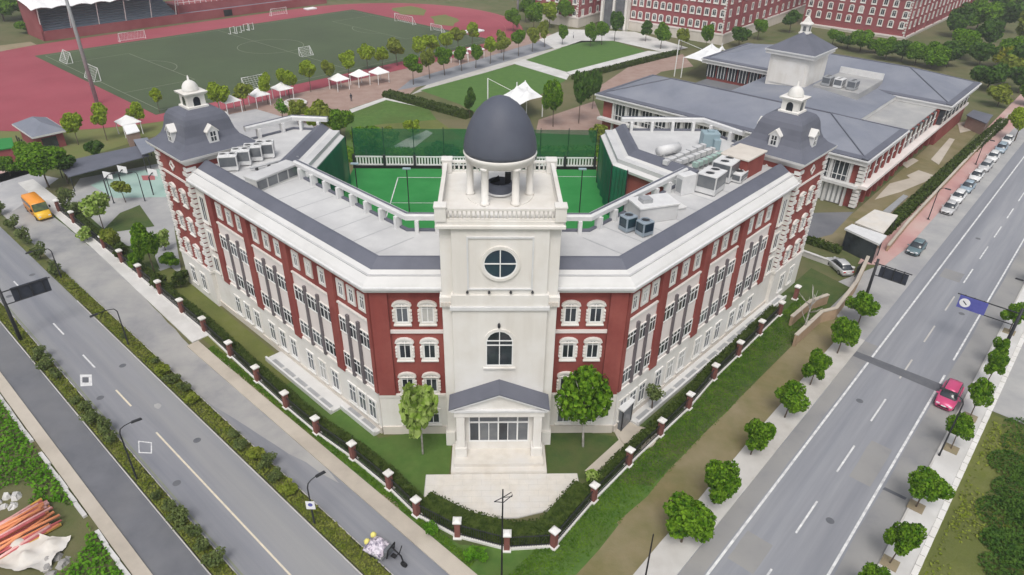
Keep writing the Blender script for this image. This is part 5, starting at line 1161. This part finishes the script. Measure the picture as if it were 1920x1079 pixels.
# orange minibus (front towards the camera)
E = empty('minibus', RL(22.4,113.2,.01), ROT_R-math.pi/2-.03); tag(E, 'orange minibus with yellow front parked on the left slip road', 'minibus')
sec = []
for x, zt, kw in ((-3.2,2.1,.92),(-3.1,2.35,.97),(-2.6,2.45,1),(0,2.45,1),(1.5,2.42,1),(1.75,2.36,.99)):
    w2 = 1.03*kw; sec.append([(x,-w2,.35),(x,-w2,1.5),(x,-w2*.96,zt-.25),(x,-w2*.82,zt),(x,w2*.82,zt),(x,w2*.96,zt-.25),(x,w2,1.5),(x,w2,.35)])
loft(sec).build('body', MT['orange_paint'], E, True)
sec = []
for x, zt, kw in ((1.752,1.45,.99),(2.3,1.32,.98),(2.8,1.2,.93),(3.1,.95,.86),(3.2,.6,.78)):
    w2 = 1.03*kw; sec.append([(x,-w2,.35),(x,-w2,zt-.2),(x,-w2*.85,zt),(x,w2*.85,zt),(x,w2,zt-.2),(x,w2,.35)])
loft(sec).build('bonnet', MT['yellow_body'], E, True)
m_ = MB(); m_.add([(1.78,-.92,2.3),(1.78,.92,2.3),(2.45,.96,1.36),(2.45,-.96,1.36),(1.754,-.92,1.4),(1.754,.92,1.4)], [(0,1,2,3),(0,3,4),(1,5,2),(0,4,5,1),(3,2,5,4)]); m_.build('windscreen', mat('windscreen_reflection', (.09,.12,.03), (.03,.05,.03), 1.5, .12, spec=.6), E)  # greenish reflection painted into the windscreen colour
for s in (-1,1):
    for k in range(3): MB().box(-2.8+k*1.45,-1.55+k*1.45,s*1.015-.025,s*1.015+.025,1.5,2.1).build('side_window', MT['glass'], E)
    MB().box(3.02,3.18,s*.62-.16,s*.62+.16,.62,.82).build('headlight', MT['lamp_lens'], E, bevel=.03)
    MB().box(1.9,2.1,s*1.2-.1,s*1.2+.1,1.4,1.75).build('mirror', MT['black'], E)
wheel_set(E, (-2.1,2.2), .93, .38, .24)
# loaded cargo tricycle, lower edge
E = empty('cargo_tricycle', G(728,1048), ROT_R-math.pi/2+.25); tag(E, 'loaded cargo tricycle with flowered bundle and black frame at bottom edge', 'tricycle'); E.scale = (.85,.85,.85)
MB().box(-1.9,-.1,-.75,.75,.55,.62).box(-1.9,-.1,-.78,-.72,.62,1.0).box(-1.9,-.1,.72,.78,.62,1.0).box(-1.95,-1.88,-.75,.75,.6,1.0).build('cargo_bed', MT['grey_metal'], E)
b_ = MB(); rnd = random.Random(4)
fl = mat('flower_cloth', (.62,.55,.62), (.16,.14,.2), 5., .8, lo=.47, hi=.53, c3=(.75,.7,.76), s3=2.)
n = 16; vs = []
for i in range(n+1):
    for j in range(n+1):
        u, v = i/n, j/n; e = (math.sin(u*math.pi)*math.sin(v*math.pi))**.35
        vs.append((-2.1+1.95*u+rnd.uniform(-.05,.05), -.85+1.7*v+rnd.uniform(-.05,.05), .85+e*(.75+.22*math.sin(u*9+v*4)*math.cos(v*8)+rnd.uniform(-.06,.06))))
b_.add(vs, [(i*(n+1)+j,(i+1)*(n+1)+j,(i+1)*(n+1)+j+1,i*(n+1)+j+1) for i in range(n) for j in range(n)])
b_.build('bundle', fl, E, True)
for x, y in ((-2.1,.75),(-2.15,-.1)): MB().lathe([(.05,.9),(.26,.95),(.3,1.2),(.16,1.4),(.03,1.48)], 7, (x,y)).build('yellow_bag', mat('bag_yellow', (.75,.68,.2), None, rough=.6), E, True)
MB().box(-.1,.35,-.5,.5,.8,1.55).build('driver_box', MT['glass_grey'], E, bevel=.08)
MB().tube([(.3,-.5,.8),(.5,-.5,1.95),(.5,.5,1.95),(.3,.5,.8)], .07, 8).tube([(.5,0,1.95),(1.5,0,1.3),(1.7,0,.5)], .07, 8).tube([(1.15,-.65,1.75),(1.3,0,1.45),(1.15,.65,1.75)], .05, 8).build('frame', MT['black'], E, True)
MB().box(.45,.95,-.2,.2,.75,.92).build('saddle', MT['black'], E, bevel=.05)
ty = MB().tube([(0,-.08,0),(0,.08,0)], .32, 16).mesh('wheel', MT['tyre'])
for x, y in ((-1.2,.7),(-1.2,-.7),(1.72,0)): link(ty, 'wheel', E, (x,y,.32))

# ---------------------------------------------------------------- street furniture
def solve_top(base, px_y):
    lo, hi = 0., 44.
    for _ in range(40):
        m = (lo+hi)/2; v = Vector((base[0],base[1],m-H)); y = CY-F_PX*v.dot(EU)/v.dot(FW)
        if y > px_y: lo = m
        else: hi = m
    return lo
def lamp(label, base, ht, arm, out_, name='street_lamp', r=.07):
    """arm: world-plane angle of the arm, out_ its reach"""
    E = empty(name, base, arm); tag(E, label, 'street lamp', 'street lamps')
    MB().tube([(0,0,0),(0,0,.5),(0,0,ht-.6)], [r*1.6,r*1.1,r*.8], 8).build('pole', MT['dark_metal'], E)
    MB().tube([(0,0,ht-.6),(out_*.12,0,ht-.2),(out_*.45,0,ht),(out_,0,ht+.12)], [r*.8,r*.7,r*.6,r*.5], 8).build('arm', MT['dark_metal'], E)
    MB().frust(out_+.3,0,ht+.02,ht+.16,.42,.13,.34,.08).build('lamp_head', MT['dark_metal'], E)
    MB().box(0,.22,-.22,.22,0,.06).box(-.22,0,-.22,.22,0,.06).build('base_plate', MT['grey_metal'], E)
    return E
al = ROT_R
def lamp_px(label, bx_, by_, ty_, arm, out_): b = G(bx_, by_); lamp(label, b, solve_top(b, ty_), arm, out_)
lamp_px('dark street lamp on the outer verge, arm over the left carriageway', 258, 902, 803, al-.2, 1.1)
lamp_px('dark street lamp on the school-side verge beside the weathered slip road', 242, 650, 575, al+math.pi+.1, 1.9)
lamp_px('dark street lamp on the verge behind the left sign gantry', 116, 524, 463, al+math.pi, 1.9)
E = None
b = G(590,984); L5 = lamp('dark street lamp carrying a small white sign, on the school-side verge', b, solve_top(b,905), al-.1, .9)
sp_ = MB().box(-.35,.35,-.1,-.06,1.9,2.75).build('sign_plate', MT['white_sign'], L5, rz=math.pi/2-ROT_R if False else -L5.rotation_euler.z)
m_ = MB(); m_.xz([(.18*math.cos(a),2.4+.18*math.sin(a)) for a in [k*math.pi/8 for k in range(16)]], -.115, -.1); m_.build('sign_disc', MT['sign_blue'], sp_)
lamp_px('dark street lamp on the far-side pavement of the right road, near the pink car', 1760, 856, 748, al+math.pi/2, 1.3)
lamp_px('dark street lamp at the right picture edge above the blue sign', 1912, 598, 535, al+math.pi/2, 1.4)
lamp_px('thin dark lamp between red pavement and hedges, near one', 1740, 412, 352, al-math.pi/2, .8)
lamp_px('thin dark lamp between red pavement and hedges, far one', 1829, 309, 262, al-math.pi/2, .8)
lamp_px('thin lamp on the paved yard left of the school', 214, 382, 330, al, .7)
lamp_px('thin lamp beside the teal sports court', 272, 378, 322, al+math.pi, .7)
b = G(940,1120); E = empty('antenna_pole', b); tag(E, 'tall thin black pole with small antenna loops before the plaza', 'pole')
ht = solve_top(b, 918); MB().tube([(0,0,0),(0,0,ht)], [.075,.045], 8).build('pole', MT['black'], E)
MB().tube([(-.55,0,ht-1.15),(0,0,ht-.75),(.55,.1,ht-.35),(.62,.1,ht-.62),(.05,0,ht-1.2),(-.55,0,ht-1.15)], .03, 6).tube([(0,0,ht-.75),(.62,.1,ht-.75)], .025, 6).build('antenna', MT['black'], E)
b = G(1205,1110); E = empty('camera_pole', b); tag(E, 'plain dark pole on the pale pavement at the bottom right of centre', 'pole')
ht = solve_top(b, 1002); MB().tube([(0,0,0),(0,0,ht)], [.08,.045], 8).build('pole', MT['black'], E); MB().box(-.14,.14,-.14,.14,0,.08).build('base_plate', MT['grey_metal'], E)
# sign gantries
def gantry(label, base, ht, ang, reach, panel, pm, front=False):
    E = empty('sign_gantry', base, ang); tag(E, label, 'road sign', 'overhead road signs')
    MB().tube([(0,0,0),(0,0,ht+.6)], [.2,.15], 12).build('pole', MT['dark_metal'], E, True)
    MB().tube([(-.3,0,ht),(reach,0,ht)], .07, 8).tube([(-.1,0,ht-1.5),(reach-.3,0,ht-1.5)], .06, 8).build('arm', MT['dark_metal'], E)
    x0, x1, z0, z1 = panel
    for k in range(3): x = x0+(x1-x0)*(k+.5)/3; MB().box(x-.05,x+.05,-.06,.06,z0+.1,ht+.1).build('bracket', MT['dark_metal'], E)
    s_ = MB().box(x0,x1,.08,.16,z0,z1).build('sign_panel', MT[pm], E, bevel=.02)
    return E, s_
# heights: arm level taken from the reading of the arm end
gantry('dark back of an overhead sign on the left road, arm over the carriageway', G(40,640), 6.2, al-.05, 4.6, (.9,4.4,4.6,6.3), 'sign_back')
g2, s2 = gantry('blue overhead sign with a white disc across the right road', RL(80.6,.2), 6.0, al+math.pi/2, 5.9, (2.9,5.6,4.5,6.0), 'sign_blue', True)
me = MB(); me.xz([(4.95+.52*math.cos(a),5.25+.52*math.sin(a)) for a in [k*math.pi/12 for k in range(24)]], .165, .185); me.build('sign_disc', MT['white_sign'], s2)
me = MB(); me.add([(4.7,.19,5.1),(4.78,.19,5.02),(5.2,.19,5.4),(5.12,.19,5.48)], [(0,1,2,3)]); me.build('sign_mark', MT['sign_back'], s2)
gantry('dark back of an overhead sign beside the street trees near the gate', RL(82.2,15.0), 5.6, al-math.pi/2, 3.9, (.5,3.6,4.0,5.4), 'sign_back')
# stadium mast
b = G(183,196); E = empty('floodlight_mast', b); tag(E, 'tall grey floodlight mast beside the football pitch', 'mast')
MB().tube([(0,0,0),(0,0,16),(0,0,34)], [.42,.34,.24], 12).build('mast', MT['grey_metal'], E, True); MB().box(-2,2,-.3,.3,33,35).build('lamp_rack', MT['grey_metal'], E)
b = G(970,52); E = empty('floodlight_mast', b); tag(E, 'grey floodlight mast at the outer bend of the track', 'mast')
MB().tube([(0,0,0),(0,0,24)], [.4,.26], 12).build('mast', MT['grey_metal'], E, True); MB().box(-2,2,-.3,.3,23.5,25).build('lamp_rack', MT['grey_metal'], E)
# goals
def goal(label, base, rz, w_=5.0, h_=2.2, d_=1.5):
    E = empty('football_goal', base, rz); tag(E, label, 'goal', 'football goals')
    MB().tube([(-w_/2,0,0),(-w_/2,0,h_),(w_/2,0,h_),(w_/2,0,0)], .09, 6).build('posts', MT['frame_white'], E)
    MB().tube([(-w_/2,0,h_),(-w_/2,d_,.05),(w_/2,d_,.05),(w_/2,0,h_)], .06, 6).tube([(-w_/2,0,.05),(-w_/2,d_,.05)], .05, 6).tube([(w_/2,0,.05),(w_/2,d_,.05)], .05, 6).build('back_frame', MT['frame_white'], E)
    m_ = MB()
    for k in range(9): x = -w_/2+w_*k/8; m_.tube([(x,0,h_),(x,d_,.05)], .018, 4)
    for k in range(1,6): f = k/6; m_.tube([(-w_/2,d_*f,h_*(1-f)),(w_/2,d_*f,h_*(1-f))], .018, 4)
    m_.build('net', MT['frame_white'], E)
goal('white goal before the grandstand, left of centre circle', G(250,76), ROT_R, 7.3, 2.4)
goal('white goal at the left end of the pitch, near corner', G(180,148), ROT_R+math.pi/2, 6, 3.0)
goal('white goal at the left end of the pitch, far corner', G(130,116), ROT_R+math.pi/2, 5, 2.6)
goal('white goal on the far touchline below the grandstand end', G(524,29), ROT_R, 6, 2.3)
goal('white goal on the near touchline behind the young trees', G(572,104), ROT_R+math.pi, 3.5, 2.2)
goal('white goal on the right end of the pitch, large', G(757,44), ROT_R-math.pi/2, 9, 2.6)
goal('white goal at the right end of the pitch, near corner', G(818,60), ROT_R-math.pi/2, 5, 2.2)
goal('white goal behind the park pavement at the pitch edge', G(478,162), ROT_R+math.pi, 6, 2.4)
for i, (x, y) in enumerate([(437,64),(449,63),(462,58),(472,57)]):
    E = empty('training_frame', G(x,y), ROT_R+.3); tag(E, f'small white training frame by the centre circle, {["leftmost","second from the left","third from the left","rightmost"][i]}', 'frame', 'training frames on the pitch')
    MB().tube([(-.9,0,0),(-.9,0,2.0),(.9,0,2.0),(.9,0,0)], .1, 6).build('hoop', MT['frame_white'], E); MB().tube([(-.9,0,.1),(-.9,1,.1)], .07, 6).tube([(.9,0,.1),(.9,1,.1)], .07, 6).build('foot', MT['frame_white'], E)
for i, (x, y, lb) in enumerate([(582,18,'white crash mat on the track behind the far goal'),(895,60,'white crash mat on the track near the avenue'),(872,62,'pale crash mat beside the track bend')]):
    boxthing('crash_mat', lb, 'mat', G(x,y,.06), ROT_R, [('mat','canvas',(-2,2,-1.3,1.3,0,.5),.1),('cover','white_metal',(-2.02,2.02,-1.32,1.32,.18,.26))])
# tents and canopies
def gazebo(label, base, s=3.0, h_=2.4):
    E = empty('gazebo', base, ROT_R); tag(E, label, 'gazebo', 'white gazebos in the park')
    for a in (-1,1):
        for b_ in (-1,1): MB().tube([(a*s/2,b_*s/2,0),(a*s/2,b_*s/2,h_)], .08, 6).build('post', MT['frame_white'], E)
    MB().sqlathe([(s/2+.2,h_),(s/2+.15,h_+.15),(s/4,h_+.75),(.1,h_+1.3)]).build('canopy', MT['canvas'], E)
for x, y, lb in ((637,168,'white gazebo in the park, left of the group of three'),(676,160,'white gazebo in the park, middle of the group of three'),(712,155,'white gazebo in the park, right of the group of three'),(434,210,'white gazebo right of the left end tower'),(488,198,'wide white gazebo behind the left roof units'),(532,186,'white gazebo beside the round planter'),(862,118,'white gazebo among the avenue trees, left'),(892,110,'white gazebo among the avenue trees, right'),(246,252,'white gazebo next to the left end tower roof')):
    gazebo(lb, G(x,y), 3.2)
def tensile(label, px, z, peaks):
    P = [G(x, y, z) for x, y in px]; c_ = Vector((sum(p[0] for p in P)/4, sum(p[1] for p in P)/4, 0)); E = empty('tensile_canopy', c_); tag(E, label, 'canopy', 'white tensile canopies')
    q_ = [Vector(p)-c_ for p in P]; n = 14; mb = MB(); vs = []
    for i in range(n+1):
        for j in range(n+1):
            u, v = i/n, j/n; p = q_[0]*(1-u)*(1-v)+q_[1]*u*(1-v)+q_[2]*u*v+q_[3]*(1-u)*v
            zz = z-.9*math.sin(u*math.pi)*math.sin(v*math.pi)*.4
            for pu, pv, ph in peaks: d_ = math.hypot(u-pu,(v-pv)*.8); zz += ph*math.exp(-(d_/.13)**1.3)
            e = min(u,1-u,v,1-v); zz -= .0
            k = 1-.12*(math.sin(u*math.pi)*(1 if v in (0,1) else 0)+math.sin(v*math.pi)*(1 if u in (0,1) else 0))
            vs.append((p.x*k,p.y*k,zz))
    mb.add(vs, [(i*(n+1)+j,(i+1)*(n+1)+j,(i+1)*(n+1)+j+1,i*(n+1)+j+1) for i in range(n) for j in range(n)]); mb.build('membrane', MT['canvas'], E, True)
    for k in q_: MB().tube([(k.x,k.y,0),(k.x,k.y,z+.1)], .12, 8).build('mast', MT['frame_white'], E)
    for pu, pv, ph in peaks: p = q_[0]*(1-pu)*(1-pv)+q_[1]*pu*(1-pv)+q_[2]*pu*pv+q_[3]*(1-pu)*pv; MB().tube([(p.x,p.y,0),(p.x,p.y,z+ph+.3)], .1, 8).build('centre_mast', MT['frame_white'], E)
    mz = z+4; MB().tube([(q_[0].x-1.5,q_[0].y+1,0),(q_[0].x-1.5,q_[0].y+1,mz)], .12, 8).tube([(q_[0].x-1.5,q_[0].y+1,mz),(q_[1].x*.3,q_[1].y*.3,z+1.2)], .05, 6).build('cable_mast', MT['frame_white'], E)
tensile('white tensile canopy with two peaks on the lawn behind the dome', [(928,187),(962,204),(1018,182),(985,152)], 4.2, [(.35,.5,2.2),(.75,.6,2.0)])
tensile('white tensile canopy at the far end of the hall', [(1282,108),(1330,122),(1362,98),(1335,82)], 5.0, [(.55,.55,2.2),(.9,.75,2.4)])
# basketball stands
for i, (x, y, lb) in enumerate([(205,372,'basketball stand at the near left of the teal court'),(288,366,'basketball stand at the near right of the teal court'),(232,360,'basketball stand in the middle of the paved yard')]):
    E = empty('basketball_stand', G(x,y), ROT_R+.4); tag(E, lb, 'basketball stand', 'basketball stands')
    MB().tube([(0,0,0),(0,0,3.0),(.9,0,3.4)], .09, 8).build('post', MT['dark_metal'], E); MB().box(.9,.96,-.9,.9,2.9,3.95).build('backboard', MT['white_sign'], E)
    m_ = MB(); m_.tube([(1.2+.23*math.cos(a),.23*math.sin(a),3.05) for a in [k*math.pi/6 for k in range(13)]], .02, 5); m_.build('hoop', MT['orange_paint'], E)
# round planter seats
E = empty('round_planter', G(553,195)); tag(E, 'round stone planter with stepped seat in the park', 'planter')
MB().lathe([(2.6,0),(2.6,.35),(2.0,.35),(2.0,.7),(1.6,.7),(1.6,.5),(.01,.5)], 24, cap=False).build('bowl', MT['concrete_pale'], E); MB().lathe([(1.58,.52),(.01,.62)], 20, cap=False).build('soil', MT['soil'], E)
# gate: tan walls, sliding barrier, garden wall
def wall(label, pts, h_, th, m, capm, name='garden_wall'):
    P = [G(*p) for p in pts]; o = Vector(P[0]); E = empty(name, P[0]); tag(E, label, 'wall')
    path = [(p[0]-o.x,p[1]-o.y) for p in P]
    MB().sweep(path, [(-th/2,0),(th/2,0),(th/2,h_),(-th/2,h_)]).build('wall', MT[m], E); MB().sweep(path, [(-th/2-.06,h_),(th/2+.06,h_),(th/2+.06,h_+.12),(-th/2-.06,h_+.12)]).build('coping', MT[capm], E)
wall('low tan wall between red pavement and hall garden', [(1662,472),(1700,425),(1760,360),(1830,285),(1890,222)], .9, .25, 'tan_beam', 'concrete_beige')
wall('tan curved gate wall beside the bare tree, outer one', [(1487,650),(1535,605),(1562,598),(1600,548),(1622,500)], 1.5, .3, 'tan_beam', 'concrete_beige', 'gate_wall')
wall('tan curved gate wall beside the bare tree, inner one', [(1480,612),(1515,582),(1548,570)], 1.3, .3, 'tan_beam', 'concrete_beige', 'gate_wall')
wall('grey low wall in front of the gate guard house', [(1500,478),(1560,500),(1600,512)], .7, .3, 'concrete', 'concrete_pale', 'kerb_wall')
E = empty('sliding_gate', G(1602,520), ROT_R-.0); tag(E, 'dark sliding gate at the school entrance', 'gate')
for k in range(8): MB().tube([(k*.5,0,0),(k*.5,0,1.4)], .04, 6).build('picket', MT['dark_metal'], E)
MB().box(-.1,3.7,-.05,.05,1.3,1.4).box(-.1,3.7,-.05,.05,.15,.25).build('rail', MT['dark_metal'], E)
car('grey car parked behind the school gate', G(1572,505), ROT_R+.9, P_silver, 4.3, name='parked_car')
# building site in the lower left corner
E = empty('pole_bundle', G(30,1005)); tag(E, 'heap of long red, orange and pink scaffold poles in the lower left corner', 'poles')
pc = [mat('pole_red', (.55,.14,.14), (.48,.11,.12), 2., .6), mat('pole_pink', (.78,.46,.42), (.7,.38,.36), 2., .6), mat('pole_orange', (.78,.32,.15), (.7,.26,.12), 2., .6), mat('pole_yellow', (.75,.45,.1), None, rough=.6)]
rnd = random.Random(12); A = Vector(G(-40,1040)); B = Vector(G(98,962)); d = (B-A); o = Vector(G(30,1005)); nrm = Vector((-d.y,d.x,0)).normalized()
for k in range(60):
    off = rnd.uniform(-1.9,1.7); z = .15+abs(rnd.gauss(0,.5))*(1-abs(off)/2.2); s0, s1 = rnd.uniform(-.25,.05), rnd.uniform(.82,1.05); tw = rnd.uniform(-.45,.45)
    MB().tube([A+d*s0+nrm*(off-tw)+Vector((0,0,z))-o, A+d*s1+nrm*(off+tw)+Vector((0,0,z+rnd.uniform(0,.25)))-o], rnd.uniform(.08,.14), 7).build('pole', pc[rnd.choice([0,0,1,1,2,2,3])], E, True)
def rock(label, base, s, m, seed, name='rubble_pile', cat='rubble'):
    rnd = random.Random(seed); E = empty(name, base); tag(E, label, cat)
    for k in range(9):
        c_ = (rnd.uniform(-s,s),rnd.uniform(-s,s)); r_ = s*rnd.uniform(.25,.55); n = 7; P = [(c_[0]+r_*rnd.uniform(.7,1.1)*math.cos(j*6.283/n), c_[1]+r_*rnd.uniform(.7,1.1)*math.sin(j*6.283/n)) for j in range(n)]
        mb = MB(); z = r_*rnd.uniform(.4,.9); mb.add([(x,y,0) for x, y in P]+[(c_[0]+(x-c_[0])*.6+rnd.uniform(-.1,.1),c_[1]+(y-c_[1])*.6,z+rnd.uniform(-.1,.1)) for x, y in P], [tuple(range(n,2*n))]+[(j,(j+1)%n,n+(j+1)%n,n+j) for j in range(n)]); mb.build('stone', MT[m], E)
rock('pale rubble heap beside the coloured poles, lower left', G(95,1065), .9, 'rubble', 2)
rock('grey rubble heap left of the coloured poles', G(8,945), 1.1, 'concrete_pale', 3)
E = empty('tarpaulin', G(62,1040)); tag(E, 'crumpled pale tarpaulin on the site at the lower left', 'tarpaulin')
rnd = random.Random(8); n = 12; mb = MB(); mb.add([((i/n-.5)*4.2+rnd.uniform(-.1,.1),(j/n-.5)*3+rnd.uniform(-.1,.1),.1+.55*max(0,math.sin(i*.9)*math.cos(j*.7))+rnd.uniform(0,.12)) for i in range(n+1) for j in range(n+1)], [(i*(n+1)+j,(i+1)*(n+1)+j,(i+1)*(n+1)+j+1,i*(n+1)+j+1) for i in range(n) for j in range(n)]); mb.build('sheet', MT['stone_paving'], E, True)
# a standing person in the park
def person(label, base, rz, top, legs):
    E = empty('person', base, rz); tag(E, label, 'person')
    def ringp(z, a, b, cx_=0, cy_=0, n=10): return [(cx_+a*math.cos(k*6.283/n), cy_+b*math.sin(k*6.283/n), z) for k in range(n)]
    def skin(rings, nm, m):
        mb = MB(); n = len(rings[0]); mb.add([p for r in rings for p in r], [(i*n+k,i*n+(k+1)%n,(i+1)*n+(k+1)%n,(i+1)*n+k) for i in range(len(rings)-1) for k in range(n)]+[tuple(range(n))[::-1],tuple(range((len(rings)-1)*n,len(rings)*n))]); mb.build(nm, m, E, True)
    skinm = MT.get('skin') or mat('skin', (.45,.28,.2), None, rough=.6)
    skin([ringp(.85,.16,.11),ringp(1.0,.15,.1),ringp(1.2,.18,.11),ringp(1.38,.21,.11),ringp(1.45,.12,.09),ringp(1.5,.055,.055),ringp(1.54,.07,.075),ringp(1.62,.085,.1),ringp(1.7,.07,.09),ringp(1.74,.02,.03)], 'body', top)
    for s in (-1,1):
        skin([ringp(.0,.05,.11,s*.1,-.03),ringp(.06,.05,.1,s*.1,-.03),ringp(.12,.045,.05,s*.1),ringp(.45,.06,.065,s*.1),ringp(.8,.085,.09,s*.08),ringp(.9,.08,.08,s*.07)], 'trousers', legs)
        skin([ringp(.78,.03,.035,s*.27,-.05),ringp(.85,.035,.04,s*.27,-.04),ringp(1.1,.042,.045,s*.25),ringp(1.38,.055,.06,s*.2)], 'sleeve', top)
    skin([ringp(1.64,.09,.105,0,.015),ringp(1.7,.085,.1,0,.01),ringp(1.76,.04,.05)], 'hair', MT['black'])
dk = mat('dark_cloth', (.03,.035,.05), None, rough=.8); wt = mat('white_cloth', (.6,.6,.6), None, rough=.8)
person('person in dark clothes standing on the brown park paving', G(659,190), .5, dk, dk)
person('person in white top walking on the pale forecourt', G(1075,72), 1.2, wt, dk)

# ---------------------------------------------------------------- thin summer haze over the site
hz = MB().box(-1510,1510,-410,2210,-1.2,62).build('haze', mat('haze_air', (.8,.8,.8)))
hz['kind'] = 'stuff'; hz['label'] = 'thin pale haze lying over the whole site'; hz['category'] = 'haze'
hm = hz.data.materials[0]; hn = hm.node_tree; hn.nodes.clear(); ho = hn.nodes.new('ShaderNodeOutputMaterial'); hv = hn.nodes.new('ShaderNodeVolumePrincipled')
hv.inputs['Color'].default_value = (.93,.95,1,1); hv.inputs['Density'].default_value = .00035; hn.links.new(hv.outputs[0], ho.inputs['Volume'])
